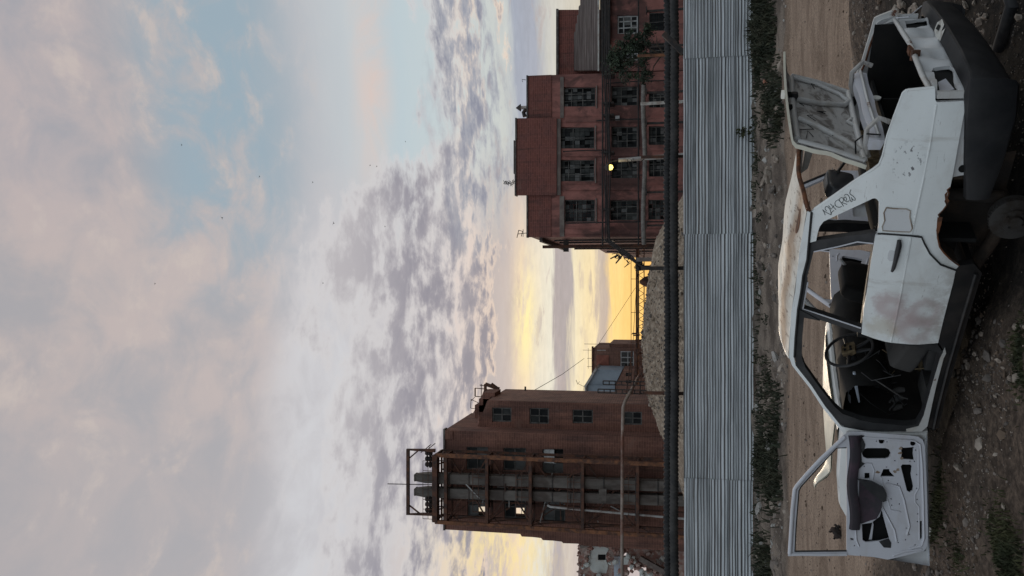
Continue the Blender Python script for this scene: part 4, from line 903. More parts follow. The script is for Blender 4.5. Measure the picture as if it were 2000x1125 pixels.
for Y0, Y1, Yb0, Yb1, lb in ((922, 941, 940, 959, 'right'), (950, 969, 967, 987, 'left')):
    d = thing('square_duct', 'grey square duct with a flared top, %s of the pair on the scaffold' % lb, 'duct', (at(1345, Yb0, 53.5).x, 53.5, -2.5))
    w = .33; tpz = [(.20, 810), (.27, 812), (.24, 814), (w, 834), (w, 850), (w + .03, 851), (w + .03, 854), (w, 855), (w, 1345)]
    ctr = lambda X: at(X, (Y0 + Y1) / 2 + (X - 810) / 535 * ((Yb0 + Yb1 - Y0 - Y1) / 2), 53.6)
    mb = MB(); vs = []
    for ww, X in tpz:
        c_ = ctr(X); vs += [(c_.x - ww, c_.y - ww, c_.z), (c_.x + ww, c_.y - ww, c_.z), (c_.x + ww, c_.y + ww, c_.z), (c_.x - ww, c_.y + ww, c_.z)]
    mb.add(vs, [(i * 4 + k, i * 4 + (k + 1) % 4, (i + 1) * 4 + (k + 1) % 4, (i + 1) * 4 + k) for i in range(len(tpz) - 1) for k in range(4)] + [(0, 1, 2, 3)]); mb.build('shaft', m_duct, d)
    for X in (880, 918, 985, 1012, 1080, 1115, 1180, 1215, 1285): MB().box(ctr(X), (w * 2 + .08, w * 2 + .08, .07)).build('flange', m_steel, d)
line('drain_pipe', [(1070, 987, 53.4), (1075, 990, 53.2), (1150, 997, 53.2), (1298, 1010, 53.2), (1345, 1014, 53.2)], .075, m_pale2, 'pale slanting pipe fixed to the left half of the tower scaffold', 'pipe', 8)
mb = MB(); p = at(1177, 968, 52.6); mb.box(p, (.9, .12, .5), .15); tag(mb.build('metal_panel', m_duct), 'small dark grey metal panel hung on the tower scaffold', 'panel')

# ---- ruin at the left edge
ru = thing('ruined_wall', 'broken wall of a demolished building with white plaster, left of the tower', 'ruin', (at(1340, 1110, 58).x, 58, -2.5))
m_rub = mat('broken_brick', (.30, .155, .125), (.40, .31, .27), 2.2, .42, .6, .95, bump=1.0, bscale=6, var=.3, vscale=3)
m_plw = mat('white_plaster', (.54, .55, .52), (.42, .40, .36), 1.2, .5, .66, .9)
m_plb = mat('pale_blue_plaster', (.40, .44, .50), (.46, .42, .42), 1.4, .5, .62, .9)
jag = [(1130 + rng.uniform(-2.5, 3), Y) for Y in range(1062, 1215, 5)]
wallpx(ru, 'brick_wall', jag + [(1345, 1215), (1345, 1062)], 58, [rect(1225, 1262, 1108, 1150), rect(1212, 1230, 1080, 1092)], m_rub, .8)
wallpx(ru, 'plaster', [(1157, 1066), (1172, 1063), (1184, 1064), (1189, 1073), (1184, 1082), (1184, 1096), (1188, 1105), (1184, 1120), (1160, 1119), (1153, 1112), (1149, 1096), (1152, 1080)], 57.9, [rect(1168, 1183, 1083, 1094)], m_plw, .09)
MB().span(at(1168, 1094, 57.97), at(1183, 1083, 57.99)).build('opening', m_hole, ru)
wallpx(ru, 'plaster', rect(1199, 1213, 1087, 1160), 57.85, [], m_plb, .14); wallpx(ru, 'plaster', rect(1216, 1228, 1088, 1103), 57.6, [], m_plw, .2)
wallpx(ru, 'plaster', rect(1249, 1268, 1116, 1160), 57.7, [], m_plw, .2)
mb = MB(); mb.beam(at(1250, 1090, 57.4), at(1300, 1118, 57.2), .35); mb.beam(at(1285, 1094, 57.4), at(1292, 1102, 57.2), .2); mb.beam(at(1133, 1068, 57.4), at(1150, 1064, 57.4), .2); mb.build('concrete_beam', m_lintel, ru)
MB().span((at(1345, 1215, 58).x, 58.82, -2.5), (at(1345, 1066, 58).x, 64, 1.2)).build('rear_wall', m_hole, ru)
mb = MB()
for k in range(150):
    X, Y = rng.uniform(1128, 1320), rng.uniform(1064, 1150)
    if 1155 < X < 1186 and 1066 < Y < 1119: continue
    p = at(X, Y, 57.9 - rng.uniform(0, .5)); s_ = rng.uniform(.08, .24); V = ICO_V * s_ * (1 + rng.uniform(-.35, .35, (12, 1))); mb.add([tuple(q + np.array(p)) for q in V], ICO_F.tolist(), int(rng.random() < .25))
mb.build('rubble', [m_rub, m_plw], ru)

# ---- birds over the yard
for X, Y, d in ((303, 554, 45), (434, 425, 40), (355, 283, 45), (507, 345, 45), (611, 356, 45), (652, 436, 40), (723, 323, 45), (736, 325, 45), (752, 442, 45), (631, 553, 45), (792, 276, 50), (1005, 455, 58)):
    if X > 900: continue
    p = at(X, Y, d); s_ = .085 if d < 45 else .065; a_ = random.uniform(-.6, .6); ca, sa = math.cos(a_) * s_, math.sin(a_) * s_
    bd = MB(); W_ = lambda u_, v_, w_: (p.x + u_ * ca - w_ * sa, p.y + v_ * s_, p.z + u_ * sa + w_ * ca)
    bd.tube([W_(0, -.9, 0), W_(0, -.3, .05), W_(0, .4, 0), W_(0, 1.0, .05)], [.01, .02, .018, .006], 6)
    bd.add([W_(0, -.4, .05), W_(0, .3, .05), W_(1.0, .0, .55), W_(.9, -.35, .5), W_(1.9, .35, .15), W_(-1.0, .0, .55), W_(-.9, -.35, .5), W_(-1.9, .35, .15)], [(0, 1, 2, 3), (3, 2, 4), (1, 0, 6, 5), (5, 6, 7)])
    tag(bd.build('bird', m_cable), 'tiny dark bird in flight, one of the scattered flock in the evening sky', 'bird', 'birds in the evening sky')
# ================================================================== the wrecked car
CO = Vector((.875, 6.409, -2.394)); YAW, ROLL = R(144.136), R(4.65)
CM = Matrix.Rotation(YAW, 3, 'Z') @ Matrix.Rotation(ROLL, 3, 'X'); CI = CM.transposed()
car = thing('car_wreck', 'stripped white saloon car wreck with raised trunk lid and open doors, its wheels gone', 'car', CO, None, (ROLL, 0, YAW))
ZP = [.0, .15, .30, .55, .70, .92, 1.33, 1.5]; YP = [.70, .76, .79, .805, .80, .745, .565, .5]
def prof(x, z):
    y = float(np.interp(z, ZP, YP))
    if x < -.2: y -= .07 * ((-.2 - x) / .75) ** 2
    if x > 2.0: y -= .08 * ((x - 2.0) / 1.2) ** 2
    return y
ro = CI @ (-CO)
def ypl(X, Y, y): r = CI @ ray(X, Y); return ro + r * ((y - ro.y) / r.y)
def xpl(X, Y, x): r = CI @ ray(X, Y); return ro + r * ((x - ro.x) / r.x)
def s2(X, Y):                              # where a point of the photograph lies on the car's left flank: (length, height)
    y = .75
    for _ in range(30):
        p = ypl(X, Y, y); y = .5 * y + .5 * prof(p.x, p.z)
    return (p.x, p.z)
def sp(*pts): return [s2(*p) for p in pts]

# paint
def paint(name, base, rust=.0, dirt=.25, streak=False, extra=None, r0=.28, r1=.52):
    m = bpy.data.materials.new(name); m.use_nodes = True; n = NT(m.node_tree); b = n.n['Principled BSDF']; tc = n.new('ShaderNodeTexCoord'); v = tc.outputs['Object']
    c = n.mix(n.m('MULTIPLY', n.ramp(n.noise(n.scale(v, (1.3, 1.3, 2.2)), 2.2, 10, .68, .4), .48, .74), dirt), (*base, 1), (.34, .285, .225, 1))
    c = n.mix(n.m('MULTIPLY', n.ramp(n.noise(v, 38, 6, .7), .60, .72), .35 * dirt + .05), c, (.25, .21, .17, 1))
    if streak:
        sv_ = n.noise(n.scale(v, (2.2, 5.5, 1)), 1.5, 10, .7, .5)
        c = n.mix(n.m('MULTIPLY', n.ramp(sv_, .53, .70), .75), c, (.40, .25, .135, 1)); c = n.mix(n.m('MULTIPLY', n.ramp(n.noise(v, 24, 8, .75), .63, .68), .9), c, (.12, .055, .028, 1))
    if rust: c = n.mix(n.ramp(n.noise(v, 7, 10, .72, .3), .70 - rust, .74 - rust), c, (.13, .055, .03, 1))
    if extra: c = extra(n, v, c)
    n.put(b.inputs['Base Color'], c); n.put(b.inputs['Roughness'], n.ramp(n.noise(v, 5, 8, .6), .3, .7, r0, r1)); b.inputs['Specular IOR Level'].default_value = .45
    bp = n.new('ShaderNodeBump'); bp.inputs['Strength'].default_value = .22; bp.inputs['Distance'].default_value = .03; n.put(bp.inputs['Height'], n.noise(v, 4.0, 5, .5)); n.l.new(bp.outputs[0], b.inputs['Normal'])
    MATS[name] = m; return m
WH = (.735, .755, .745)
def door_stains(n, v, c):                  # washed-off pinkish spray: rings and smears with a shape of their own
    s = n.new('ShaderNodeSeparateXYZ'); n.l.new(v, s.inputs[0]); x, z = s.outputs[0], s.outputs[2]
    nz = n.m('MULTIPLY', n.m('SUBTRACT', n.noise(v, 6, 8, .7), .5), .22)
    for cx, cz, r, w, k in ((.71, .735, .08, .08, .62), (.76, .51, .09, .075, .55), (.91, .54, .09, .08, .50), (.82, .62, .05, .12, .42), (.70, .76, .02, .10, .35)):
        dx = n.m('SUBTRACT', x, cx); dz = n.m('SUBTRACT', z, cz); d = n.m('SQRT', n.m('ADD', n.m('MULTIPLY', dx, dx), n.m('MULTIPLY', dz, dz)))
        c = n.mix(n.m('MULTIPLY', n.ramp(n.m('ABSOLUTE', n.m('SUBTRACT', n.m('ADD', d, nz), r)), w, 0.0), k), c, (.44, .325, .315, 1))
    dx = n.m('SUBTRACT', x, .93); dz = n.m('SUBTRACT', z, .80); d = n.m('SQRT', n.m('ADD', n.m('MULTIPLY', dx, dx), n.m('MULTIPLY', dz, dz)))
    return n.mix(n.m('MULTIPLY', n.ramp(n.m('ADD', d, n.m('MULTIPLY', nz, 1.6)), .15, .05), .5), c, (.45, .38, .27, 1))
def chips(n, v, c):                        # paint chips in a flock on the rear wing
    s = n.new('ShaderNodeSeparateXYZ'); n.l.new(v, s.inputs[0]); x, z = s.outputs[0], s.outputs[2]
    dx = n.m('SUBTRACT', x, -.44); dz = n.m('MULTIPLY', n.m('SUBTRACT', z, .80), 1.5); d = n.m('SQRT', n.m('ADD', n.m('MULTIPLY', dx, dx), n.m('MULTIPLY', dz, dz)))
    k = n.m('MULTIPLY', n.ramp(d, .17, .06), n.ramp(n.noise(n.scale(v, (1.0, 1, 1.8)), 30, 3, .5), .60, .64))
    c = n.mix(k, c, (.12, .115, .12, 1))
    return c
def grime(n, v, c):                        # mud thrown up along the lower flank, run marks, small rust spots
    s = n.new('ShaderNodeSeparateXYZ'); n.l.new(v, s.inputs[0]); z = s.outputs[2]
    m1 = n.m('MULTIPLY', n.ramp(n.m('ADD', z, n.m('MULTIPLY', n.noise(v, 4, 9, .7), .34)), .80, .50), n.ramp(n.noise(v, 9, 9, .72), .36, .62))
    c = n.mix(n.m('MULTIPLY', m1, .55), c, (.27, .225, .185, 1))
    c = n.mix(n.m('MULTIPLY', n.ramp(n.noise(n.scale(v, (7, 7, .7)), 1.4, 9, .7, .15), .56, .72), .40), c, (.36, .32, .27, 1))
    c = n.mix(n.m('MULTIPLY', n.ramp(n.noise(v, 19, 9, .8, .2), .665, .70), .75), c, (.17, .085, .05, 1))
    return n.mix(n.m('MULTIPLY', n.ramp(n.noise(n.scale(v, (1.2, 1, 9)), 7, 6, .6, 1.2), .655, .68), .5), c, (.30, .28, .26, 1))
p_side = paint('white_paint', WH, 0, .24, extra=lambda n, v, c: grime(n, v, chips(n, v, c))); p_door = paint('white_door_paint', WH, 0, .22, extra=lambda n, v, c: grime(n, v, door_stains(n, v, c)))
def roof_rust(n, v, c):                    # long brown stain beside the near rail, with rust specks
    s = n.new('ShaderNodeSeparateXYZ'); n.l.new(v, s.inputs[0]); y = s.outputs[1]
    w = n.m('MULTIPLY', n.m('SUBTRACT', n.noise(v, 4, 8, .7), .5), .30)
    band = n.ramp(n.m('ABSOLUTE', n.m('SUBTRACT', n.m('ADD', y, w), .36)), .17, .02)
    c = n.mix(n.m('MULTIPLY', band, .8), c, (.30, .18, .10, 1))
    sp_ = n.m('MULTIPLY', n.ramp(n.noise(n.scale(v, (1, .35, 1)), 26, 6, .7), .56, .62), n.ramp(n.m('ABSOLUTE', n.m('SUBTRACT', n.m('ADD', y, w), .30)), .42, .05))
    return n.mix(n.m('MULTIPLY', sp_, .85), c, (.10, .05, .03, 1))
p_roof = paint('weathered_warm_lit_roof_paint', (.70, .665, .59), 0, .55, False, roof_rust, .55, .8); p_old = paint('scuffed_white_paint', (.58, .585, .59), .02, .5); p_in = paint('inner_panel_paint', (.56, .56, .60), 0, .30)  # roof: warm sky glow tinted into its weathered base colour
def lid_smears(n, v, c):
    k = n.ramp(n.noise(n.scale(v, (1.0, 1.6, 3.0)), 3.0, 9, .66, .9), .46, .62)
    c = n.mix(n.m('MULTIPLY', k, .85), c, (.125, .105, .092, 1))
    return n.mix(n.m('MULTIPLY', n.ramp(n.noise(v, 6.5, 7, .6, .5), .60, .68), .5), c, (.45, .43, .41, 1))
p_lid = paint('lid_inner_paint', (.46, .44, .42), 0, .7, extra=lid_smears, r0=.5, r1=.8); p_rib = paint('lid_rib_paint', (.55, .54, .525), .03, .7); p_warm_lit = paint('warm_lit_white_paint', (.70, .67, .56), 0, .3); p_rusty = paint('rusty_white_paint', (.52, .515, .50), .075, .7)  # lid top and bonnet: warm sky glow tinted into their white paint
m_blk = mat('black_trim', (.016, .016, .018), (.034, .033, .034), 6, .4, .65, .55, var=.25); m_rub2 = mat('black_rubber', (.014, .014, .015), (.03, .03, .03), 6, .4, .65, .7)
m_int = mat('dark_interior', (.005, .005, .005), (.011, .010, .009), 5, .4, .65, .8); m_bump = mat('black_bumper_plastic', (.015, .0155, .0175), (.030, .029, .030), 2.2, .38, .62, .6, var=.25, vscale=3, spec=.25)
m_well = mat('rusty_wheel_well', (.058, .038, .026), (.022, .017, .014), 3, .4, .6, .9, bump=.4); m_drum = mat('brake_drum_iron', (.050, .046, .043), (.030, .023, .018), 9, .42, .62, .75, .3)
m_rustp = mat('bare_rust', (.16, .062, .028), (.075, .034, .02), 12, .4, .6, .9); m_seat = mat('worn_seat_fabric', (.034, .033, .033), (.058, .054, .051), 4, .4, .6, .9); m_tan = mat('tan_plastic', (.17, .125, .07), (.08, .055, .03), 14, .45, .6, .8)
m_vinyl = mat('shiny_grey_vinyl', (.045, .047, .053), (.085, .088, .097), 3, .4, .6, .28); m_trim = mat('dark_trim_cloth', (.030, .024, .030), (.055, .032, .045), 7, .45, .65, .7); m_bplast = mat('pale_blue_plastic', (.48, .53, .60), (.35, .37, .40), 8, .45, .65, .5)
m_ink = mat('black_marker', (.012, .012, .013), var=0); m_sill = mat('black_sill_coating', (.012, .0115, .012), (.030, .025, .023), 4, .42, .66, .5, var=.3, vscale=3)

DENTS = [(-.55, .62, .13, .010), (.25, .62, .10, .007), (.62, .60, .12, .009), (.88, .45, .09, .007), (-.25, .86, .10, .008), (2.6, .65, .15, .012), (.45, .80, .07, .006)]
def dent(x, z): return .0045 * math.sin(x * 5.1 + z * 3) * math.sin(z * 7.3 - x * 2) - sum(h * math.exp(-((x - a) ** 2 + (z - b) ** 2) / (w * w)) for a, b, w, h in DENTS)
def flank(off=0.0, sgn=1): return lambda x, z: (x, sgn * (prof(x, z) + off + dent(x, z)), z)
def flankpart(name, pts, m, holes=(), off=0.0, th=.028, step=.05, sgn=1, parent=car, me=None, sm=35):
    mb = MB(); panel(mb, pts, holes, flank(off, sgn), (0, -th * sgn, 0), step, 0, None if me is None else 1)
    return mb.build(name, m if me is None else [m, me], parent, sm)

# rear wing with its C-pillar
arch = [(1873, 519), (1864, 513), (1854, 505), (1844, 495), (1835, 483), (1831.5, 467), (1830, 451), (1832, 438), (1836, 428), (1833, 420), (1841, 412), (1849, 401), (1846, 393), (1851, 384), (1853, 377), (1850, 371), (1856, 366)]
wing = [(1714, 456), (1723, 454.5), (1777, 459), (1792, 460), (1801, 462), (1807, 475), (1817, 494), (1838, 515), (1867, 526)] + arch + [(1865, 320), (1874, 270), (1887, 197), (1830, 200), (1827, 196), (1826, 171), (1776, 176.5), (1770, 178), (1765, 182), (1747, 229), (1734, 266), (1729, 285), (1725, 304), (1718, 321), (1705, 331), (1670, 353), (1630, 382), (1592, 408), (1584, 416), (1579, 475), (1594, 471), (1597, 455), (1601, 443), (1608.7, 433), (1650, 413.5), (1704, 387.5), (1709, 387), (1713, 389), (1717, 395), (1716, 443)]
wing2 = sp(*wing)
flankpart('rear_wing', wing2, p_side, me=p_old, step=.045)
right_wing = sp(*[(1714, 456), (1777, 459), (1801, 462), (1817, 494), (1838, 515), (1867, 526), (1873, 519), (1844, 495), (1830, 451), (1841, 412), (1853, 377), (1874, 270), (1887, 197), (1830, 200), (1826, 171), (1776, 176.5), (1765, 182), (1747, 229), (1729, 285), (1718, 321), (1705, 331), (1630, 382), (1592, 408), (1579, 475), (1594, 471), (1608.7, 433), (1704, 387.5), (1713, 389), (1716, 443)])
flankpart('rear_wing', right_wing, p_old, step=.10, sgn=-1, th=.035, me=p_rusty)
# beads that roll over the wing's free edges, and the rust that eats the arch
mb = MB(); mb.tube([Vector(flank(-.004)(*s2(X, Y))) for X, Y in arch], .007, 5); mb.build('arch_lip', m_rustp, car)
for pts, r_ in (([(1852, 372), (1849, 383), (1854, 392), (1851, 398), (1846, 390), (1845, 380)], 1), ([(1831, 425), (1841, 424), (1838, 440), (1833, 456), (1829, 452), (1830, 437)], 1)):
    flankpart('rust_patch', sp(*pts), m_rustp, off=.0035, th=.003, step=0)
mb = MB(); mb.tube([Vector(flank(-.008)(*s2(X, Y))) for X, Y in [(1826, 172), (1776, 177.5), (1770, 179), (1765, 183), (1747, 230), (1734, 267), (1725, 305), (1718, 322), (1705, 332), (1670, 354), (1630, 383), (1592, 409)]], .010, 6); mb.build('edge_bead', p_side, car, 60)
# the crease line that runs along wing and door
mb = MB(); mb.tube([Vector(flank(.0005)(*s2(X, Y))) for X, Y in [(1829, 205), (1816, 290), (1802, 360), (1790, 415), (1781, 457)]], .005, 5); mb.build('crease', p_side, car, 60)
# lower rear corner under the wing, with a drain hole
flankpart('lower_wing', sp((1884, 198), (1893, 200), (1893, 300), (1891, 345), (1876, 347), (1863, 350), (1858, 362), (1866, 318), (1873, 275)), p_old, off=-.028, th=.02)
c = flank(-.026)(*s2(1882, 333)); MB().lathe([(.026, -.004), (.026, .004)], c, 'y', 16).build('drain_hole_shade', m_hole, car)  # black disc stands in for the shade inside the drain hole
# rounded square patch where the fuel flap was welded over
pp = sp((1731, 405), (1746, 407), (1770, 408), (1778, 412), (1777, 424), (1782, 446), (1777, 453), (1755, 452), (1724, 450), (1723, 442), (1728, 430), (1726, 415))
flankpart('patch_panel', pp, p_old, off=.003, th=.006, step=.04)
mb = MB(); mb.tube([flank(.004)(*p) for p in pp + pp[:1]], .0045, 5); mb.build('patch_seam', mat('seam_dirt', (.25, .19, .14), (.38, .33, .28), 10), car)
# graffiti, letter by letter, drawn with a marker on the C-pillar
Z = lambda *p: [(1590 + a / 16.07, 360 + b / 16.07) for a, b in p]
letters = [Z((345, 968), (325, 900), (295, 845), (265, 795), (310, 835), (420, 905), (535, 962), (540, 920), (552, 880), (585, 848), (622, 825)), Z((395, 835), (355, 800), (340, 750), (365, 700), (410, 695), (450, 730), (490, 780), (520, 850), (535, 960)), Z((445, 665), (490, 715), (530, 790), (580, 720), (630, 660)), Z((505, 612), (590, 695), (685, 795)),
           Z((735, 500), (690, 520), (655, 570), (652, 610), (670, 660), (710, 705), (780, 722), (840, 708), (865, 685)), Z((745, 470), (820, 540), (880, 620), (925, 690)), Z((792, 500), (800, 445), (850, 412), (905, 430), (925, 480), (905, 540), (855, 570), (960, 600), (1040, 628)),
           Z((950, 490), (985, 522), (1020, 485), (1012, 425), (970, 390), (935, 410), (935, 455), (965, 510), (1010, 545), (1060, 545), (1105, 500)), Z((945, 345), (980, 310), (1030, 308), (1080, 350), (1110, 410), (1130, 490), (1165, 545), (1195, 525), (1188, 470), (1165, 395), (1190, 450), (1240, 492), (1285, 492), (1288, 440), (1230, 370), (1140, 310), (1115, 265), (1130, 210), (1155, 160))]
mb = MB()
for L in letters: mb.tube([flank(.0012)(*s2(*p)) for p in L], .0021, 5)
mb.build('graffiti', m_ink, car)

# roof rail and A-pillar
lowr = [(1584, 416), (1579, 475), (1576, 510), (1568, 539), (1564, 570), (1558, 603), (1553, 660), (1551, 699), (1554, 714), (1585, 753), (1611, 793), (1641, 830), (1655, 842)]
uppr = [(1577, 412), (1561, 491), (1553, 570), (1545, 611), (1541, 670), (1541, 697), (1547, 714), (1581, 757), (1607, 797), (1637, 834), (1650, 850)]
rail = sp(*lowr) + sp(*uppr)[::-1]
flankpart('roof_rail', rail, p_side, th=.05, step=.06); flankpart('roof_rail', rail, p_old, th=.05, step=.1, sgn=-1)
mb = MB(); mb.tube([flank(.004)(*s2(X, Y)) for X, Y in [(1585, 414), (1580, 470), (1576.5, 508), (1568.5, 538), (1564.5, 570), (1558.5, 603), (1553.5, 660), (1551.5, 697)]], .009, 6); mb.build('drip_gutter', m_rub2, car)
# roof skin between the rails
ed = [(s2(X, Y)) for X, Y in uppr[:6]]; ex = np.array([p[0] for p in ed]); ez = np.array([p[1] for p in ed]); order = np.argsort(ex); ex, ez = ex[order], ez[order]
xs = np.concatenate([[ex[0]], np.linspace(ex[0] + .03, ex[-1], 26)]); ny = 25; vs = []
for i, xq in enumerate(xs):
    ze = float(np.interp(xq, ex, ez)); ye = prof(xq, ze)
    for j in range(ny):
        t_ = -1 + 2 * j / (ny - 1); fx = (xq - ex[0]) / (ex[-1] - ex[0]); cr = .085 * (1 - .35 * (2 * fx - 1) ** 2) * (1 - abs(t_) ** 2.4)
        dnt = -.028 * math.exp(-(((xq - .28) / .13) ** 2 + ((t_ - .62) / .16) ** 2)) - .012 * math.exp(-(((xq - .9) / .2) ** 2 + ((t_ - .1) / .3) ** 2))
        bow = (.10 if i > len(xs) // 2 else -.06) * (1 - t_ * t_) * max(0, abs(2 * fx - 1) - .55) / .45
        vs.append((xq + bow, ye * t_, ze + cr + dnt + .004 * math.sin(xq * 9 + t_ * 7)))
mb = MB(); mb.grid(vs, ny, len(xs)); mb.add([(p[0], p[1] * .985, p[2] - .03) for p in vs], [tuple(reversed((j * ny + i, j * ny + i + 1, (j + 1) * ny + i + 1, (j + 1) * ny + i))) for j in range(len(xs) - 1) for i in range(ny - 1)], 1)
mb.build('roof', [p_roof, m_int], car, 60)
rear_edge = vs[:ny]; front_edge = vs[-ny:]
mb = MB(); mb.tube([(p[0] - .004, p[1], p[2] - .012) for p in rear_edge], .017, 6); mb.build('rear_window_header', m_rustp, car, 60)
mb = MB(); mb.tube([(p[0] + .004, p[1], p[2] - .012) for p in front_edge], .014, 6); mb.build('windscreen_header', p_side, car, 60)
p = vs[int(ny * 5.2)]; mb = MB(); k = [(.25 + .10 * math.cos(a), .40 + .070 * math.sin(a)) for a in np.linspace(0, 6.28, 22)[:-1]]
def roofz(xq, yq):
    ze = float(np.interp(xq, ex, ez)); t_ = yq / prof(xq, ze); fx = (xq - ex[0]) / (ex[-1] - ex[0])
    return ze + .085 * (1 - .35 * (2 * fx - 1) ** 2) * (1 - abs(t_) ** 2.4) - .028 * math.exp(-(((xq - .28) / .13) ** 2 + ((t_ - .62) / .16) ** 2)) - .012 * math.exp(-(((xq - .9) / .2) ** 2 + ((t_ - .1) / .3) ** 2)) + .004 * math.sin(xq * 9 + t_ * 7)
panel(mb, k, [], lambda a, b: (a, b, roofz(a, b) + .004), (0, 0, -.003), .03); mb.build('rust_patch', m_rustp, car)

# rear left door (closed): skin, handle, black window frame
def sub(parent): OFF[parent.name] = Vector(); return parent
rd = sp((1710, 459), (1723, 457.5), (1777, 462), (1799, 465), (1805, 478), (1815, 497), (1836, 518), (1866, 529), (1862, 550), (1857, 570), (1844, 620), (1832, 669.5), (1795, 672), (1758, 670), (1730, 667), (1707, 661), (1683, 652.5), (1687, 600), (1693, 570), (1701, 510))
door = flankpart('rear_door', rd, p_door, off=.004, th=.05, step=.045, me=p_old)
flankpart('window_frame', sp((1711, 456), (1594, 472), (1581, 476), (1577, 511), (1569, 540), (1565, 571), (1559, 604), (1571, 619), (1603, 627), (1684, 654), (1690, 600), (1697, 550), (1709, 476)), m_blk, [sp((1589, 494), (1577, 541), (1578, 551), (1569, 603), (1606, 615), (1682, 642), (1687, 600), (1694, 550), (1706, 477))], off=-.012, th=.05, step=.08, parent=door)
mb = MB(); mb.tube([flank(-.008)(*s2(X, Y)) for X, Y in [(1578, 552), (1568.5, 604), (1606, 616.5), (1682, 643)]], .006, 5); mb.build('window_bead', p_in, door); mb = MB(); mb.tube([flank(-.008)(*s2(X, Y)) for X, Y in [(1590, 493), (1640, 483), (1675, 474), (1706, 477)]], .005, 5); mb.build('window_bead', p_in, door)
mb = MB(); mb.tube([flank(.0045)(*s2(X, Y)) for X, Y in [(1779, 464), (1771, 510), (1762, 560), (1750, 620), (1740, 668)]], .005, 5); mb.build('crease', p_door, door, 60)
hp = [(1755, 466), (1755, 476), (1752, 488), (1748, 505), (1744, 520), (1741, 526)]
mb = MB(); mb.tube([Vector(flank(.026)(*s2(X, Y))) for X, Y in hp], [.013, .018, .018, .015, .013, .009], 10); mb.build('handle', m_blk, door, 60)
flankpart('handle_recess', sp((1734, 494), (1737, 488), (1756, 490), (1758, 500), (1754, 508), (1737, 509), (1733, 504)), p_old, off=.006, th=.006, step=0, parent=door)
mb = MB(); mb.tube([flank(.006)(*s2(X, Y)) for X, Y in [(1714, 455.5), (1777, 460), (1800, 463), (1806, 476.5), (1816, 495), (1837, 516), (1867, 527)]], .006, 5); mb.build('door_gap', m_rub2, car)

# opening of the front door: rubber seal, chipped white flange, hinge pillar, black sill
ap = sp((1570.5, 621), (1567, 660), (1566, 699), (1573, 718), (1600, 756), (1630, 795), (1646, 809), (1681, 822), (1730, 829), (1769, 832), (1790, 829), (1801, 811), (1818, 752), (1834, 694), (1830, 688), (1790, 677), (1737, 670), (1683, 654.5), (1603, 627.5))
flankpart('door_seal', sp((1559.5, 604), (1554, 660), (1552.5, 699), (1555.5, 713), (1585, 751), (1611, 791), (1641, 828), (1656, 840), (1700, 843), (1769, 842), (1797, 838), (1808, 815), (1826, 752), (1842, 690), (1831, 673), (1758, 671.5), (1684, 655), (1603, 628)), m_rub2, [ap], off=-.004, th=.06, step=.09)
flankpart('door_flange', sp((1846, 681), (1836, 700), (1820, 755), (1804, 812), (1794, 832), (1770, 838), (1770, 843), (1800, 842), (1811, 832), (1828, 757), (1843, 700), (1848, 690)), p_rusty, off=.001, th=.02, step=.06)
flankpart('hinge_pillar', sp((1650, 841), (1700, 846), (1769, 848), (1812, 843), (1812, 862), (1650, 862)), p_rusty, off=-.012, th=.05, step=.08)
flankpart('sill', sp((1866, 530), (1870, 521), (1903, 517), (1919, 536), (1914, 552), (1892, 625), (1870, 699), (1850, 770), (1834, 838), (1812, 838), (1829, 760), (1846, 690), (1833, 671), (1845, 620), (1858, 570)), m_sill, off=-.014, th=.06, step=.05)
mb = MB(); mb.tube([flank(-.002)(*s2(X, Y)) for X, Y in [(1906, 535), (1890, 590), (1872, 650), (1852, 720), (1832, 800), (1824, 836)]], .014, 6); mb.build('sill_rib', m_sill, car, 60)
flankpart('sill', [(.35, .17), (1.95, .17), (1.95, .33), (.35, .36)], m_sill, off=-.014, th=.06, step=.3, sgn=-1)
flankpart('middle_pillar', [(.98, .28), (1.12, .28), (1.11, .9), (1.0, .9)], m_int, off=-.07, th=.05, step=0); flankpart('middle_pillar', [(.96, .28), (1.06, .28), (1.0, .9), (.9, 1.32), (.84, 1.32), (.9, .9)], m_blk, off=-.02, th=.05, step=0, sgn=-1)

# wheel well, brake drum, axle
mb = MB(); vs = []; K = len(arch)
A2 = sp(*arch)
for k, (xq, zq) in enumerate(A2):
    for yy in (prof(xq, zq) - .02, .60, .44): vs.append((xq, yy, zq))
mb.grid(vs, 3, K); mb.add([(xq, .44, zq) for xq, zq in A2] + [(-.36, .44, .08), (.42, .44, .08)], [tuple(range(K)) + (K, K + 1)]); mb.build('wheel_well', m_well, car, 40)
dc = ypl(1979, 425, .66)
mb = MB(); mb.lathe([(.145, -.05), (.145, .0), (.150, .004), (.150, .03), (.135, .034), (.085, .036), (.080, .05), (.045, .052), (.040, .075), (.02, .077)], dc, 'y', 36)
for k in range(36): a = k * math.tau / 36; mb.box((dc.x + .15 * math.cos(a), dc.y + .012, dc.z + .15 * math.sin(a)), (.010, .02, .010))
for k in range(4): a = k * math.tau / 4 + .5; mb.lathe([(.009, .04), (.009, .066)], (dc.x + .06 * math.cos(a), dc.y, dc.z + .06 * math.sin(a)), 'y', 8)
mb.build('brake_drum', m_drum, car, 35)
mb = MB(); mb.tube([(dc.x + .02, .55, dc.z), (.30, .52, dc.z + .04), (.62, .50, .20)], [.05, .045, .05], 8); mb.tube([(dc.x, .5, dc.z), (dc.x, -.5, dc.z)], .045, 8); mb.build('rear_axle', m_well, car, 50)
MB().lathe([(.145, -.03), (.145, .04)], (dc.x, -.66, dc.z + .1), 'y', 20).build('brake_drum', m_drum, car, 35)
mb = MB(); mb.tube([(-.05, .52, dc.z + .05), (-.08, .50, .72)], .045, 10); mb.build('damper', m_well, car, 50)

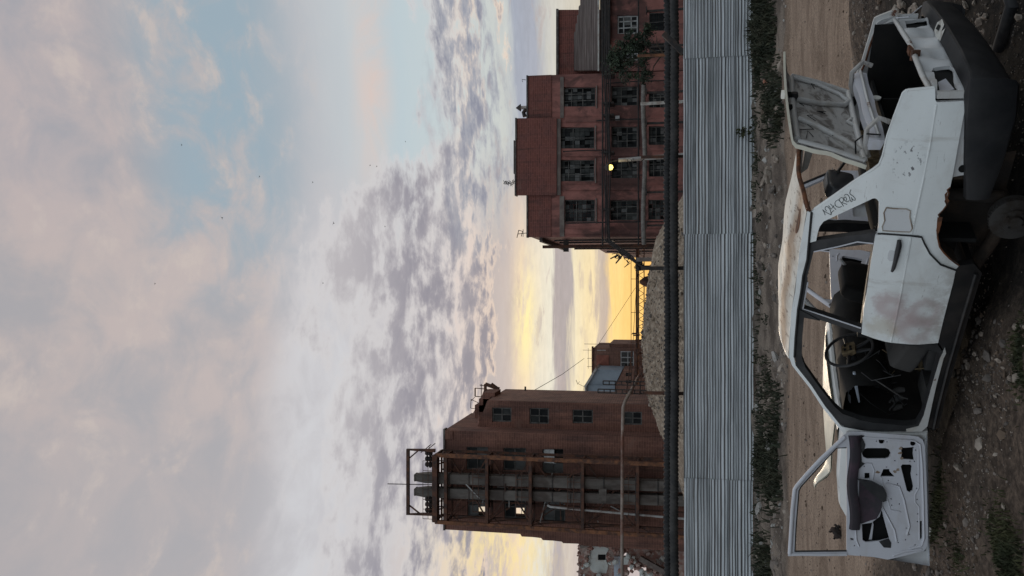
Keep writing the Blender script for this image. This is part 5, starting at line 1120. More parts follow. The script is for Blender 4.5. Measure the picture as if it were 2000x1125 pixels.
# floor, inner walls
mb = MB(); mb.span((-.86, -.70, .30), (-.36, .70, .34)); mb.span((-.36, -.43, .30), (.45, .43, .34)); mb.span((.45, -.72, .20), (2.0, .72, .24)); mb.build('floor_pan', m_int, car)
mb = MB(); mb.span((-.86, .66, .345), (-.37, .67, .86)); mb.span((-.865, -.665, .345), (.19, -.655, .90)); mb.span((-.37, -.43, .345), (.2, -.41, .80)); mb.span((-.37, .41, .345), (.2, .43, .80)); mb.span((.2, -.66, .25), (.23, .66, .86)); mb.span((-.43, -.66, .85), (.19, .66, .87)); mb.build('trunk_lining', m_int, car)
q = xpl(1711, 190, -.47); MB().lathe([(.036, 0), (.036, .012)], (q.x, q.y, q.z), 'x', 20).build('speaker_disc', m_paper, car)

# rear panel between the wings: upper rim, dented face, two lamp openings
rp = lambda X, Y: (lambda p: (p.y, p.z))(xpl(X, Y, -.9))
def rpy(a, b): return -.9 + .018 * math.sin(a * 14) * math.sin(b * 25) - .012 * math.sin(a * 31 + 1)
outl = [rp(*p) for p in ((1754, 43), (1770, 70), (1786, 102), (1803, 135), (1819, 172))] + [(.70, .73), (.72, .50)] + [rp(*p) for p in ((1896, 182), (1878, 150), (1859, 125), (1838, 86), (1819, 53))] + [(-.66, .53), (-.68, .74)]
outl = [(.715, .715), (.30, .735), (-.25, .735), (-.60, .745), (-.69, .745), (-.69, .51), (.0, .515), (.30, .525), (.725, .50)]
hl = [rp(*p) for p in ((1821, 132), (1824, 128), (1855, 130), (1860, 136), (1872, 176), (1832, 178))]
hr = [(-.64, .70), (-.50, .70), (-.50, .56), (-.64, .56)]
mb = MB(); panel(mb, outl, [hl, hr], lambda a, b: (rpy(a, b), a, b), (.025, 0, 0), .035); rpn = mb.build('rear_panel', p_lid if False else p_old, car, 40)
mb = MB(); mb.tube([(-.895, .69, .735), (-.90, .45, .745), (-.905, .12, .742), (-.90, .10, .725), (-.905, -.15, .74), (-.90, -.45, .755), (-.90, -.66, .77)], [.015, .018, .019, .012, .018, .018, .013], 8); mb.build('panel_rim', p_rusty, rpn, 60)
mb = MB(); mb.box((-.90, .10, .735), (.07, .07, .05), .3); mb.box((-.89, -.02, .745), (.05, .09, .03)); mb.build('lock', m_rustp, rpn)
MB().span((-.865, hl[0][0] - .06, .50), (-.86, .70, .73)).build('lamp_pocket', m_hole, rpn); MB().span((-.865, -.68, .54), (-.86, -.46, .72)).build('lamp_pocket', m_hole, rpn)
mb = MB(); q0 = rp(1842, 148); mb.add([(-.868, .44, .60), (-.868, .62, .58), (-.868, .66, .67), (-.868, .50, .655)], [(0, 1, 2, 3)]); mb.build('lamp_remnant', p_in, rpn)
# short side piece behind the wing corner, with grime
mb = MB(); mb.span((-.905, .722, .535), (-.86, .745, .70)); mb.build('corner_piece', p_rusty, car)
# far rim of the boot opening: a flat flange that widens into a blade at the corner
ro_ = [(1672, 146), (1678, 132), (1683, 120), (1693, 86), (1702, 56), (1705, 44), (1708, 36), (1713, 33), (1720, 30), (1738, 23), (1752, 18.5)]
ri_ = [(1679, 147), (1684, 134), (1690, 121), (1700, 86), (1709, 62), (1713, 55), (1718, 50), (1722, 48), (1728, 45), (1742, 41), (1754, 39)]
mb = MB(); vs = []
for (X0, Y0), (X1, Y1) in zip(ro_, ri_):
    a_, b_ = ypl(X0, Y0, -.69), ypl(X1, Y1, -.685); vs += [a_, lerp(a_, b_, .55), b_ + Vector((0, .015, 0)), b_ + Vector((0, -.02, 0)), a_ + Vector((0, -.025, 0))]
k_ = len(ro_); mb.add(vs, [(i * 5 + q, i * 5 + (q + 1) % 5, (i + 1) * 5 + (q + 1) % 5, (i + 1) * 5 + q) for i in range(k_ - 1) for q in range(5)] + [(0, 1, 2, 3, 4), tuple(range(5 * k_ - 5, 5 * k_))])
mb.build('boot_rim', p_rusty, car, 30)
mb = MB(); mb.tube([lerp(ypl(X0, Y0, -.69), ypl(X1, Y1, -.685), .9) + Vector((0, .016, 0)) for (X0, Y0), (X1, Y1) in list(zip(ro_, ri_))[:7]], .008, 5); mb.build('rusty_lip', m_rustp, car)
mb = MB(); mb.span((-.92, -.72, .60), (-.88, -.695, .76)); mb.build('far_corner_panel', p_old, car)
# cross member below the missing rear window
mb = MB(); vs = []
for yq in np.linspace(-.60, .60, 14):
    for dx, dz in ((.0, .035), (-.085, .03), (-.10, -.01), (-.09, -.075), (.0, -.05)): vs.append((-.44 + dx * .75, yq, .988 + dz * .9 + .004 * math.sin(yq * 13)))
mb.add(vs, [(i * 5 + k, i * 5 + (k + 1) % 5, (i + 1) * 5 + (k + 1) % 5, (i + 1) * 5 + k) for i in range(13) for k in range(5)] + [(0, 1, 2, 3, 4), (65, 66, 67, 68, 69)]); mb.build('cross_member', p_in, car, 30)
mb = MB(); mb.tube([(-.53, -.58, .965), (-.535, 0, .975), (-.53, .56, .965)], .012, 6); mb.build('member_lip', p_rusty, car, 60)
mb = MB()
for yq in (-.05, .22, .42): mb.span((-.28, yq, .90), (-.20, yq + .14, .985))
mb.build('parcel_shelf_remnant', m_tan, car)

# raised boot lid
def lidp(a, b):                            # a: -1 far .. 1 near, b: 0 hinge .. 1 lip edge
    yq = .625 * a; bulge = 1 - abs(a) ** 3
    if b <= .72: f = b / .72; return Vector((.009 * math.sin(9 * a + 5 * b) * math.sin(16 * b + 2 * a) * min(1, 4 * f * (1 - f)) - .335 - .155 * f - .04 * f * (1 - f), yq * (1 - .015 * f), 1.018 + .472 * f + .010 * (1 - a * a) * f))
    f = (b - .72) / .28
    return Vector((-.49 - .20 * f * (.88 + .12 * a * -1), yq * .985, 1.49 + .012 * min(1, f * 5) + .030 * f + .010 * (1 - a * a)))
na, nb = 25, 18
vs = [lidp(-1 + 2 * i / (na - 1), j / (nb - 1)) for j in range(nb) for i in range(na)]
mb = MB(); mb.grid(vs, na, nb, 1)
out = []
for j in range(nb):
    for i in range(na):
        f = min(1, (j / (nb - 1)) / .72); g_ = max(0, (j / (nb - 1) - .72) / .28)
        out.append(vs[j * na + i] + Vector((.030 * (1 - g_), 0, .005 + .012 * g_)))
mb.grid(out, na, nb, 0)
m0 = na * nb; per = [j * na for j in range(nb)]; rim = list(range(na)) + [j * na + na - 1 for j in range(1, nb)] + [(nb - 1) * na + i for i in range(na - 2, -1, -1)] + [j * na for j in range(nb - 2, 0, -1)]
mb.f += [(rim[i], rim[(i + 1) % len(rim)], m0 + rim[(i + 1) % len(rim)], m0 + rim[i]) for i in range(len(rim))]; mb.mi += [0] * len(rim)
lid = mb.build('trunk_lid', [p_warm_lit, p_lid], car, 45); lid['label'] = 'raised trunk lid, warm sky glow tinted into its white top, with a grimy ribbed inside'
def rib(pts, r_, name='rib', m=p_rib):
    mb = MB(); mb.tube([lidp(a, b) + Vector((-.014, 0, -.004)) for a, b in pts], r_ * .95, 8); return mb.build(name, m, lid, 60)
rib([(-.93, .03), (0, .035), (.93, .03)], .024); rib([(-.95, .03), (-.97, .4), (-.96, .70)], .020); rib([(.95, .03), (.97, .4), (.95, .70)], .018)
rib([(.72, .05), (.60, .2), (.42, .48), (.34, .66)], .022); rib([(-.62, .05), (-.45, .12), (-.28, .40), (-.22, .66)], .022); rib([(-.62, .05), (-.78, .15), (-.86, .4), (-.92, .68)], .018); rib([(-.10, .06), (.02, .12), (.05, .05)], .016)
rib([(-.9, .70), (0, .70), (.9, .70)], .022)
for a in (-.28, .10): MB().box(lidp(a, .74) + Vector((-.010, 0, .0)), (.03, .06, .03)).build('latch_hole', m_hole, lid)
q = lidp(-.22, .70); MB().lathe([(.025, -.03), (.03, 0), (.02, .03)], q + Vector((-.03, 0, -.015)), 'x', 12).build('lock', m_blk, lid)
q = lidp(-.12, .86); MB().box(q + Vector((.02, 0, .03)), (.05, .05, .025)).build('lamp_stub', m_paper, lid)
for s_ in range(9): a = rng.uniform(-.8, .8); b = rng.uniform(.2, .6); mb = MB(); mb.tube([lidp(a, b) + Vector((-.008, 0, 0)), lidp(a + rng.uniform(-.12, .12), b + rng.uniform(-.1, .1)) + Vector((-.016, 0, 0)), lidp(a + rng.uniform(-.2, .2), b + rng.uniform(-.1, .1)) + Vector((-.008, 0, 0))], .0028, 4); mb.build('loose_wire', m_ink, lid)
for sgn in (1, -1):
    yq = .54 * sgn; mb = MB(); mb.tube([(-.34, yq, 1.05), (-.36, yq - .01 * sgn, 1.00), (-.44, yq - .02 * sgn, 1.03), (-.55, yq - .03 * sgn, 1.035), (-.63, yq - .03 * sgn, .97), (-.60, yq - .03 * sgn, .90)], .019, 6); mb.build('hinge_arm', p_lid, lid, 60)
mb = MB(); mb.tube([(-.36, .5, 1.08), (-.44, .47, 1.09), (-.52, .52, 1.04), (-.55, .60, .96)], .006, 5); mb.build('cable_loop', m_ink, lid)

# bumper: black plastic, wrapping round both rear corners
path = [(-.19, .815, -.13), (-.45, .82, -.08), (-.75, .819, -.03), (-.95, .813, 0), (-1.012, .80, 0), (-1.034, .75, 0), (-1.05, .4, 0), (-1.056, 0, .0), (-1.03, -.45, 0), (-.995, -.79, 0), (-.96, -.86, 0), (-.80, -.885, 0), (-.4, -.89, 0)]
sec = [(-.13, -.05, .552), (-.115, -.045, .556), (-.006, -.004, .550), (0, 0, .538), (-.012, .002, .455), (-.05, -.006, .35), (-.11, -.03, .285), (-.16, -.07, .265)]
vs = []; P2_ = [Vector((p[0], p[1], 0)) for p in path]
inn = [(-.19, .77), (-.45, .775), (-.75, .772), (-.89, .765), (-.915, .752), (-.925, .72), (-.93, .4), (-.935, 0), (-.92, -.45), (-.90, -.78), (-.88, -.82), (-.80, -.84), (-.4, -.84)]
for i, p in enumerate(path):
    tgt = (P2_[min(i + 1, len(path) - 1)] - P2_[max(i - 1, 0)]).normalized(); nrm = Vector((tgt.y, -tgt.x, 0))
    if nrm.dot(Vector((p[0] + .3, p[1], 0))) < 0: nrm = -nrm
    w = abs(nrm.x) ** 1.5
    for q_, (d0, d1, zq) in enumerate(sec):
        if q_ < 2:
            k_ = 1.0 if q_ == 0 else .92; vs.append((lerp(p[0], inn[i][0], k_), lerp(p[1], inn[i][1], k_), zq + p[2])); continue
        d = d0 * w + d1 * (1 - w); lowcut = (.15 if i == 0 else .06 if i == 1 else 0) * max(0, (.5 - zq) / .26)
        vs.append((p[0] + nrm.x * d, p[1] + nrm.y * d, zq + p[2] + lowcut + .003 * math.sin(i * 2.1 + zq * 20)))
ns = len(sec); mb = MB(); mb.grid(vs, ns, len(path)); mb.add([(p[0] * .985, p[1] * .985, p[2]) for p in vs], [tuple(reversed((j * ns + i, j * ns + i + 1, (j + 1) * ns + i + 1, (j + 1) * ns + i))) for j in range(len(path) - 1) for i in range(ns - 1)])
bp_ = mb.build('bumper', m_bump, car, 28); bp_['label'] = 'black plastic rear bumper hanging loose with a torn hole'
# torn hole in the bumper's top: broken white edge and a dark gap
bt = lambda X, Y, d=.003: (lambda p: (p.x, p.y, p.z + d))((lambda r: ro + r * ((.552 - ro.z) / r.z))(CI @ ray(X, Y)))
mb = MB(); mb.add([bt(X, Y, .006) for X, Y in ((1826, 60), (1832, 44), (1842, 37), (1846, 48), (1840, 62), (1848, 55), (1838, 80), (1830, 74))], [tuple(range(8))]); mb.build('torn_edge', m_paper, bp_)
mb = MB(); mb.add([bt(X, Y, .009) for X, Y in ((1830, 56), (1835, 47), (1840, 50), (1836, 60))], [(0, 1, 2, 3)]); mb.build('torn_hole', m_hole, bp_)
mb = MB(); mb.tube([(-.93, -.60, .77), (-.96, -.52, .70), (-1.0, -.64, .60)], .004, 5); mb.build('loose_wire', p_in, car)
flankpart('bumper_bracket', [(-.88, .36), (-.3, .33), (-.3, .50), (-.88, .52)], m_well, off=-.06, th=.02, step=0)
MB().span((-.89, -.68, .30), (-.87, .69, .50)).build('rear_valance', m_well, car)

# front end, seen past and through the open door
mb = MB(); vs = []; nx_, ny_ = 26, 17
for i in range(nx_):
    fx = i / (nx_ - 1); xq = 2.06 + fx * 1.08
    for j in range(ny_):
        t_ = -1 + 2 * j / (ny_ - 1); zq = .955 - .05 * fx - .075 * fx ** 3 + .022 * (1 - t_ * t_) - .01
        k = max(0, min(1, (fx - .60) / .34)) * max(0, min(1, (t_ - .35) / .5)); k = k * k * (3 - 2 * k)
        vs.append((xq + .05 * (1 - t_ * t_) * fx - .05 * k, .60 * t_ * (1 - .05 * fx), zq + .16 * k + .02 * max(0, t_) * fx))
mb.grid(vs, ny_, nx_); mb.add([(p[0], p[1], p[2] - .012) for p in vs], [tuple(reversed((j * ny_ + i, j * ny_ + i + 1, (j + 1) * ny_ + i + 1, (j + 1) * ny_ + i))) for j in range(nx_ - 1) for i in range(ny_ - 1)])
hd = mb.build('bonnet', p_warm_lit, car, 50); hd['label'] = 'white bonnet with warm sky glow tinted in, its near front corner bent upwards'
for sgn, mm in ((1, p_side), (-1, p_old)):
    fpts = [(1.97, .28), (2.02, .90), (2.3, .885), (2.7, .855), (3.05, .80), (3.17, .74), (3.20, .45), (3.05, .44), (2.85, .58), (2.6, .66), (2.35, .60), (2.17, .42), (2.12, .28)]
    o = flankpart('front_wing', fpts, mm, off=0, th=.03, step=.06, sgn=sgn); mb = MB(); vs = []
    for k in range(12):
        xq = 2.0 + 1.15 * k / 11; zq = float(np.interp(xq, [2.0, 2.3, 2.7, 3.05, 3.17], [.90, .885, .855, .80, .74]))
        for q_ in range(4): yy = prof(xq, zq); vs.append((xq, sgn * (yy - .003 - (yy - .625) * q_ / 3), zq + .012 * math.sin(q_ / 3 * 1.9)))
    mb.grid(vs, 4, 12); mb.build('wing_top', mm, o, 50)
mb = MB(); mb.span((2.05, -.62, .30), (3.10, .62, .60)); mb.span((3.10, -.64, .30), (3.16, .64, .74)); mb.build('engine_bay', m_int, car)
mb = MB(); vs = []
for t_ in np.linspace(-1, 1, 15):
    for dx, dz in ((.09, .008), (.0, .0), (-.045, -.012), (-.05, -.04)): vs.append((2.02 + dx + .05 * (1 - t_ * t_), .70 * t_, .925 + dz + .012 * (1 - t_ * t_)))
mb.grid(vs, 4, 15); mb.build('cowl', p_side, car, 50)
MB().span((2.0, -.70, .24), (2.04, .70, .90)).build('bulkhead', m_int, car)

# doors: left front swung right round, far doors standing open
DH = Vector((1.95, .80, 0)); DD = Vector((.81, .586, 0)).normalized(); DN = Vector((DD.y, -DD.x, 0))   # DN: away from the viewer
def dr(X, Y): r = CI @ ray(X, Y); p = ro + r * ((DH - ro).dot(DN) / r.dot(DN)); return ((p - DH).dot(DD), p.z)
rz = lambda a: (1470 + a[0] / 3.751, 825 + a[1] / 3.75)
D_ = lambda *p: [dr(*rz(q)) for q in p]
d_outer = D_((260, 980), (285, 640), (298, 490), (320, 458), (400, 365), (500, 258), (620, 140), (670, 92), (720, 68), (800, 68), (1000, 85), (1150, 96), (1215, 105), (1248, 130), (1262, 175), (1276, 500), (1285, 800), (1280, 905), (1258, 940), (1180, 960), (1080, 985), (990, 1005), (880, 985), (700, 972))
d_win = D_((305, 945), (315, 750), (335, 500), (350, 470), (440, 370), (615, 185), (690, 182), (690, 940))
d_skin = D_((697, 984), (700, 985), (900, 1005), (1100, 1035), (1225, 1055), (1305, 1070), (1297, 600), (1287, 112), (1220, 100), (1000, 84), (720, 66), (697, 80))
slot = lambda x0, x1, y0, y1, r_=0: [(x0 + r_, y0), (x1 - r_, y0), (x1 - r_ * .3, y0 + r_ * .3), (x1, y0 + r_), (x1, y1 - r_), (x1 - r_ * .3, y1 - r_ * .3), (x1 - r_, y1), (x0 + r_, y1), (x0 + r_ * .3, y1 - r_ * .3), (x0, y1 - r_), (x0, y0 + r_), (x0 + r_ * .3, y0 + r_ * .3)]
circ = lambda cx, cy, r_: [(cx + r_ * math.cos(a), cy + r_ * math.sin(a)) for a in np.linspace(0, 6.283, 15)[:-1]]
hz = [slot(800, 1012, 188, 265, 38), [(1085, 176), (1105, 186), (1165, 182), (1180, 178), (1176, 230), (1182, 275), (1150, 272), (1085, 268), (1092, 230)], [(1085, 322), (1096, 308), (1155, 308), (1168, 322), (1160, 380), (1178, 470), (1170, 500), (1150, 512), (1130, 500)], slot(820, 858, 370, 412, 3), [(958, 342), (1002, 342), (1006, 362), (1040, 396), (935, 396)], [(800, 745), (870, 735), (930, 690), (945, 640), (1002, 850), (930, 868), (830, 878), (805, 862)], circ(945, 135, 22), circ(1175, 152, 21), slot(1225, 1241, 722, 852, 4),
      [(715, 846), (742, 852), (740, 864), (718, 862)]]
small = [(818, 322), (908, 137), (985, 143), (1195, 203), (1043, 280), (1185, 285), (982, 328), (1203, 382), (995, 425), (995, 450), (1062, 450), (1203, 484), (1015, 560), (1020, 606), (1075, 597), (1205, 565), (1210, 670), (1208, 726), (1126, 774), (1148, 820), (1121, 860), (1066, 880), (1190, 898), (747, 903), (790, 978), (1153, 286)]
def build_door(parent, fn_, bk, label=None, full=True):
    """fn_(r, z, d): a point r along the door from its hinge, d behind the inner face"""
    mb = MB(); inner = [p for p in d_outer]
    panel(mb, inner, [d_win] + [D_(*h) for h in hz] + [D_(*circ(a, b, 5)) for a, b in small[:] if full], lambda r_, z: fn_(r_, z, 0 if True else 0), bk(.022), .07, 0)
    dd = mb.build('front_door', p_in, parent, 30)
    mb = MB(); panel(mb, d_skin, [], lambda r_, z: fn_(r_, z, .075 - .02 * max(0, (.8 - z))), bk(.012), .12); mb.build('door_skin', p_old, dd, 30)
    mb = MB(); e = [dr(*rz(q)) for q in ((700, 985), (900, 1005), (1225, 1055), (1305, 1070), (1297, 600), (1287, 112))]
    vs = []
    for r_, z in e: vs += [fn_(r_ - .012, z + .004, .02), fn_(r_, z, .085)]
    mb.add(vs, [(2 * i, 2 * i + 1, 2 * i + 3, 2 * i + 2) for i in range(len(e) - 1)]); mb.build('door_edge', p_in, dd)
    mb = MB(); mb.tube([fn_(*dr(*rz(q)), -.004) for q in ((272, 962), (292, 640), (308, 490), (325, 463), (405, 370), (505, 263), (628, 150), (676, 106))], .017, 8); mb.tube([fn_(*dr(*rz(q)), -.004) for q in ((276, 965), (500, 968), (690, 966))], .012, 8); mb.build('window_frame', p_in, dd, 60)
    mb = MB(); mb.tube([fn_(*dr(*rz(q)), .0) for q in ((306, 944), (688, 940))], .007, 5); mb.tube([fn_(*dr(*rz(q)), .006) for q in ((310, 940), (320, 750), (340, 502), (355, 472), (445, 373), (615, 189), (688, 186))], .005, 5); mb.build('window_seal', m_rub2, dd)
    mb = MB()
    for L, r_ in (([(780, 110), (1000, 122), (1180, 132), (1225, 160), (1240, 300), (1250, 600), (1255, 850), (1235, 905), (1150, 925)], .010), ([(1215, 180), (1216, 480), (1190, 530), (1192, 585), (1220, 620), (1222, 860)], .006), ([(935, 590), (1040, 790), (1055, 870)], .009), ([(975, 440), (1075, 470), (1110, 570), (1150, 760), (1130, 825)], .009), ([(940, 400), (985, 560), (1010, 640), (1085, 655)], .007), ([(820, 300), (870, 300), (890, 350), (880, 420)], .007), ([(755, 780), (760, 860), (780, 910)], .009), ([(1030, 975), (1110, 945), (1240, 930)], .010)):
        mb.tube([fn_(*dr(*rz(q)), .001) for q in L], r_, 6)
    mb.build('pressing', p_in, dd, 60)
    mb = MB(); vs = [fn_(r_, z, .06) for r_, z in D_((720, 80), (1270, 120), (1280, 960), (720, 960))]; mb.add(vs, [(0, 1, 2, 3)]); mb.build('door_cavity', m_hole, dd)
    if not full: return dd
    mb = MB(); vs = []
    for q in np.linspace(0, 1, 14):
        for xq, d in ((700, -.004), (715, -.035), (750, -.042), (775, -.030), (780 + (40 if q < .06 else 0), -.004)): Yq = 95 + (780 - 95) * q; vs.append(fn_(*dr(*rz((xq + (12 * math.sin(q * 9)), Yq))), d))
    mb.grid(vs, 5, 14); mb.add([vs[i] for i in range(5)] + [vs[-5 + i] for i in range(5)], [(0, 1, 2, 3, 4), (9, 8, 7, 6, 5)]); mb.build('trim_roll', m_trim, dd, 40)
    mb = MB(); panel(mb, D_((770, 95), (800, 92), (812, 130), (825, 160), (818, 200), (795, 225), (800, 290), (822, 300), (780, 340), (768, 200)), [], lambda r_, z: fn_(r_, z, -.006), bk(.004), 0); mb.build('torn_trim', m_blk, dd)
    mb = MB(); panel(mb, D_((778, 425), (850, 440), (935, 540), (945, 580), (935, 640), (905, 700), (860, 715), (790, 740), (775, 600)), [], lambda r_, z: fn_(r_, z, -.012 - .03 * math.sin(z * 9) ** 2), bk(.006), .06); mb.build('map_pocket', m_trim, dd, 40)
    mb = MB(); panel(mb, D_((765, 408), (800, 412), (870, 425), (950, 465), (970, 505), (972, 560), (945, 570), (900, 535), (820, 470)), [], lambda r_, z: fn_(r_, z, -.062), bk(.05), .06); mb.build('armrest', m_blk, dd, 40)
    mb = MB(); panel(mb, D_((925, 872), (995, 848), (1015, 880), (1012, 918), (960, 915)), [], lambda r_, z: fn_(r_, z, -.004), bk(.003), 0); mb.build('torn_trim', m_blk, dd)
    mb = MB(); panel(mb, D_((900, 978), (985, 982), (983, 1002), (905, 1000)), [], lambda r_, z: fn_(r_, z, .018), bk(.003), 0); mb.build('lock', m_blk, dd)
    mb = MB(); panel(mb, D_((858, 870), (885, 735), (892, 760), (880, 868)), [], lambda r_, z: fn_(r_, z, .04), bk(.004), 0); mb.build('window_guide', p_in, dd)
    mb = MB()
    for a, b in ((1085, 190), (1078, 225), (915, 365), (1045, 360), (1062, 345), (1090, 262)): panel(mb, D_(*[(a + rng.uniform(6, 16) * math.cos(w) * 1.3, b + rng.uniform(6, 14) * math.sin(w)) for w in np.linspace(0, 6.28, 10)[:-1]]), [], lambda r_, z: fn_(r_, z, -.0015), bk(.001), 0)
    mb.build('rust_patch', mat('light_rust', (.33, .26, .20), (.22, .14, .09), 20), dd)
    if label: dd['label'] = label
    return dd
build_door(car, lambda r_, z, d: DH + DD * r_ + DN * d + Vector((0, 0, z)), lambda k: DN * k, 'open front door with its bare white inner panel facing the viewer')
HR = Vector((1.97, -.78, 0)); a_ = R(88); RD = Vector((-math.cos(a_), -math.sin(a_), 0)); RN = Vector((-RD.y, RD.x, 0)); RN = RN if RN.x > 0 else -RN
build_door(car, lambda r_, z, d: HR + RD * r_ + RN * d + Vector((0, 0, z)), lambda k: RN * k, None, False)
a_ = R(80); R2 = Vector((-math.cos(a_), -math.sin(a_), 0)); N2 = Vector((-R2.y, R2.x, 0)); N2 = N2 if N2.x > 0 else -N2; H2 = Vector((1.0, -.80, 0))
f2 = lambda r_, z, d=0: H2 + R2 * r_ + N2 * d + Vector((0, 0, z))
mb = MB(); panel(mb, [(.02, .28), (.02, .90), (.10, 1.27), (.17, 1.31), (.52, 1.29), (.80, .90), (.80, .62), (.60, .30)], [[(.07, .93), (.15, 1.26), (.50, 1.25), (.74, .93)], [(.12, .62), (.36, .62), (.36, .80), (.12, .80)], [(.45, .42), (.60, .50), (.64, .74), (.45, .76)], [(.14, .36), (.34, .36), (.34, .52), (.14, .52)]], lambda r_, z: f2(r_, z), N2 * .025, .08)
rr_ = mb.build('rear_door', p_in, car, 30); mb = MB(); panel(mb, [(.0, .28), (.0, .90), (.82, .90), (.82, .62), (.62, .28)], [], lambda r_, z: f2(r_, z, .07), N2 * .012, .15); mb.build('door_skin', p_old, rr_); mb = MB(); mb.tube([f2(.03, .9, 0), f2(.11, 1.28, 0), f2(.17, 1.32, 0), f2(.53, 1.30, 0), f2(.80, .92, 0)], .014, 6); mb.build('window_frame', m_blk, rr_, 60)

# cabin
mb = MB(); vs = []
sec = [(2.0, .90), (1.86, .915), (1.70, .90), (1.62, .84), (1.60, .70), (1.68, .58), (1.80, .52)]
for yq in np.linspace(-.68, .68, 12):
    hump = .05 * math.exp(-((yq - .36) / .2) ** 2)
    for i, (xq, zq) in enumerate(sec): vs.append((xq - (.04 if 1 < i < 5 else 0) * math.exp(-((yq - .36) / .22) ** 2), yq, zq + (hump if 1 < i < 4 else 0) + .008 * math.sin(yq * 17 + i)))
mb.grid(vs, len(sec), 12); ds = mb.build('dashboard', m_int, car, 50)
wc = Vector((1.50, .37, .885)); wn = Vector((-.90, 0, .42)).normalized(); wu = Vector((.42, 0, .90)).normalized(); wy = Vector((0, 1, 0))
ring = [wc + (wy * math.cos(a) + wu * math.sin(a)) * .19 for a in np.linspace(0, 2 * math.pi, 33)]
mb = MB(); mb.tube(ring, .0125, 8, cap=False); sw_ = mb.build('steering_wheel', m_blk, car, 60)
mb = MB(); 
for a in (R(8), R(172), R(-70), R(-110)): mb.tube([wc + (wy * math.cos(a) + wu * math.sin(a)) * .18, wc + (wy * math.cos(a) + wu * math.sin(a)) * .05 - wn * .02], [.012, .02], 6)
mb.build('spoke', m_blk, sw_, 60)
mb = MB(); vs = [wc + wy * a + wu * b + wn * (.03 - .01 * (abs(a) > .05)) for a, b in ((-.065, -.05), (-.02, -.06), (.05, -.05), (.065, 0), (.05, .055), (-.03, .05), (-.07, .02))]; vs2 = [v - wn * .04 for v in vs]; mb.add(vs + vs2, [tuple(range(7)), tuple(range(13, 6, -1))] + [(i, (i + 1) % 7, 7 + (i + 1) % 7, 7 + i) for i in range(7)]); hb = mb.build('wheel_hub', m_tan, sw_)
mb = MB()
for a, b in ((-.03, .02), (.02, .025), (.0, -.02), (.035, -.02)): mb.box(wc + wy * a + wu * b + wn * .032, (.012, .018, .018))
mb.build('hub_socket', m_hole, sw_)
mb = MB(); mb.tube([wc - wn * .0, wc - wn * .30], [.03, .045], 10); mb.build('steering_column', m_blk, car, 60)
q = ypl(1666, 765, .55); q2 = ypl(1672, 742, .55)
mb = MB(); vs = []
for k in range(9):
    a = -.9 + 2.0 * k / 8
    for w in (-.05, .05): vs.append((q.x + .10 * math.sin(a), q.y + w, q.z - .05 + .09 * math.cos(a * .8) * (1 + w)))
mb.grid(vs, 2, 9); mb.tube([ypl(1668, 727, .55), q2, ypl(1672, 755, .55), ypl(1678, 785, .55)], [.012, .02, .014, .008], 6); mb.build('column_cowl', m_bplast, car, 50)
mb = MB(); mb.tube([ypl(1655, 737, .33), ypl(1661, 726, .33), ypl(1668, 729, .33)], .008, 5); mb.tube([ypl(1724, 735, .35), ypl(1738, 735, .35)], .005, 5); mb.build('bare_metal', m_tan, car)
for X0, Y0, X1, Y1 in ((1744, 765, 1767, 761), (1744, 783, 1764, 776), (1745, 800, 1763, 793)):
    a, b = ypl(X0, Y0, .52), ypl(X1, Y1, .52); mb = MB(); mb.tube([a, lerp(a, b, .5) + Vector((-.01, 0, 0)), b], [.020, .027, .020], 6); mb.tube([lerp(a, b, .5), lerp(a, b, .5) + Vector((.14, 0, .05))], .008, 5); mb.build('pedal', m_seat, car, 60)
mb = MB(); mb.tube([ypl(1682, 816, .45), ypl(1700, 812, .45), ypl(1712, 805, .45), ypl(1722, 797, .45), ypl(1732, 795, .45)], .006, 5); mb.tube([ypl(1706, 815, .45), ypl(1712, 806, .45)], .005, 5); mb.build('loose_wire', m_tan, car)
mb = MB(); mb.span((1.25, .28, .24), (1.45, .62, .36)); mb.span((1.62, .40, .24), (1.80, .66, .32)); mb.build('floor_mat', m_seat, car)
rs = random.Random(3)                      # torn wiring and scraps hanging in the gutted cabin
for k in range(16):
    a = Vector((rs.uniform(1.45, 1.9), rs.uniform(.1, .66), rs.uniform(.55, .88))); b = a + Vector((rs.uniform(-.18, .18), rs.uniform(-.05, .18), -rs.uniform(.08, .34)))
    MB().tube([a, lerp(a, b, .35) + Vector((rs.uniform(-.05, .05), .04, .02)), lerp(a, b, .7) + Vector((rs.uniform(-.06, .06), .03, -.03)), b], rs.choice((.003, .004, .006)), 5).build('torn_wire', rs.choice((m_int, m_blk, m_tan, m_seat, m_blk)), car)
for k in range(12):
    a = Vector((rs.uniform(1.05, 1.95), rs.uniform(.15, .66), .27)); V_ = ICO_V * np.array((rs.uniform(.02, .07), rs.uniform(.02, .06), .02)) * (1 + rng.uniform(-.3, .3, (12, 1)))
    mb = MB(); mb.add([tuple(q + np.array(a)) for q in V_], ICO_F.tolist()); mb.build('floor_scrap', rs.choice((m_seat, m_tan, m_int, m_drum)), car)
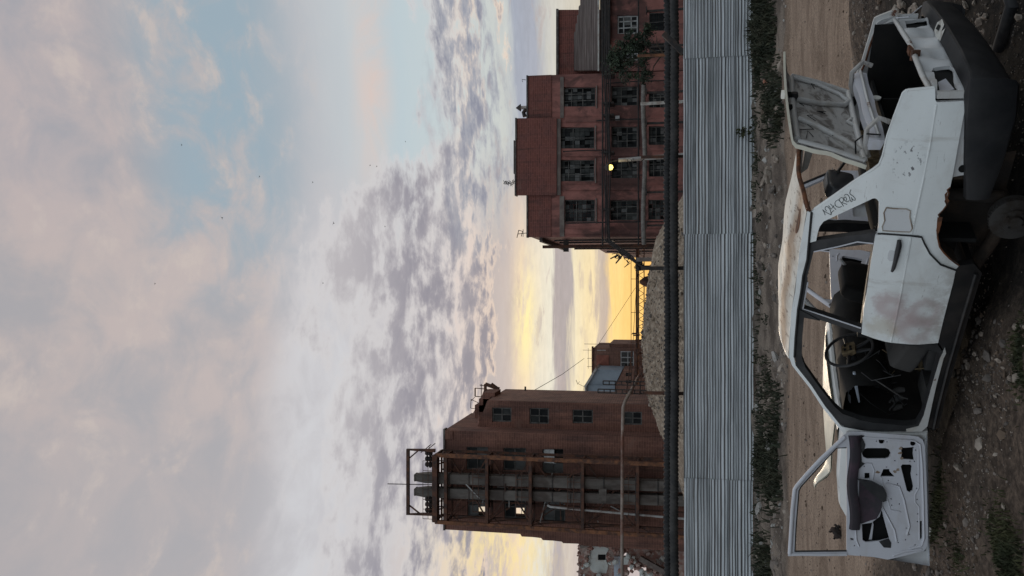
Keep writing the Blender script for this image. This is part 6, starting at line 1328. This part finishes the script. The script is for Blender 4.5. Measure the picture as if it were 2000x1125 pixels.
for (X0, Y0), (X1, Y1), yq, m_ in (((1640, 505), (1668, 540), -.5, p_old), ((1655, 640), (1700, 652), .2, m_seat), ((1700, 690), (1735, 740), .25, m_seat)):
    a, b = ypl(X0, Y0, yq), ypl(X1, Y1, yq); MB().tube([a, lerp(a, b, .5) + Vector((0, .03, -.01)), b], [.012, .018, .010], 6).build('bare_bracket', m_, car)
# driver's seat cushion tipped forward, passenger backrest, rear headrest
def cushion(name, c, d, m, rx=0, ry=0, rzz=0, parent=car):
    bm = bmesh.new(); bmesh.ops.create_cube(bm, size=1); bmesh.ops.bevel(bm, geom=bm.edges[:], offset=.22, segments=4, profile=.6, affect='EDGES')
    M_ = Matrix.Translation(c) @ Matrix.Rotation(rzz, 4, 'Z') @ Matrix.Rotation(ry, 4, 'Y') @ Matrix.Rotation(rx, 4, 'X') @ Matrix.Diagonal((*d, 1))
    mb = MB(); mb.add([M_ @ v.co for v in bm.verts], [[v.index for v in f.verts] for f in bm.faces]); bm.free(); return mb.build(name, m, parent, 60)
cushion('seat_cushion', (1.28, .37, .45), (.50, .48, .20), m_seat, 0, R(-18)); cushion('seat_cushion', (1.18, -.37, .42), (.50, .50, .18), m_int)
cushion('seat_back', ypl(1712, 560, -.35), (.16, .46, .62), m_int, 0, R(-14)); 
q = ypl(1634, 362, -.25); hr_ = cushion('headrest', (q.x, q.y, q.z - .02), (.13, .30, .22), m_vinyl, 0, R(-12)); mb = MB(); mb.tube([(q.x, q.y - .07, q.z - .1), (q.x, q.y - .07, q.z - .30)], .008, 6); mb.tube([(q.x, q.y + .07, q.z - .1), (q.x, q.y + .07, q.z - .30)], .008, 6); mb.build('headrest_post', m_blk, hr_)
cushion('rear_seat', (.42, 0, .42), (.42, 1.18, .20), m_int); cushion('rear_seat', (.22, 0, .70), (.14, 1.20, .40), m_int)
mb = MB(); mb.tube([(.05, -.60, 1.25), (-.1, -.64, 1.08), (-.3, -.66, .97)], [.045, .06, .05], 6); mb.build('pillar_trim', m_blk, car, 50)
mb = MB(); mb.tube([(.28, -.70, .95), (.24, -.4, 1.05), (.20, -.30, 1.07)], .012, 6); mb.build('belt_strap', m_blk, car)
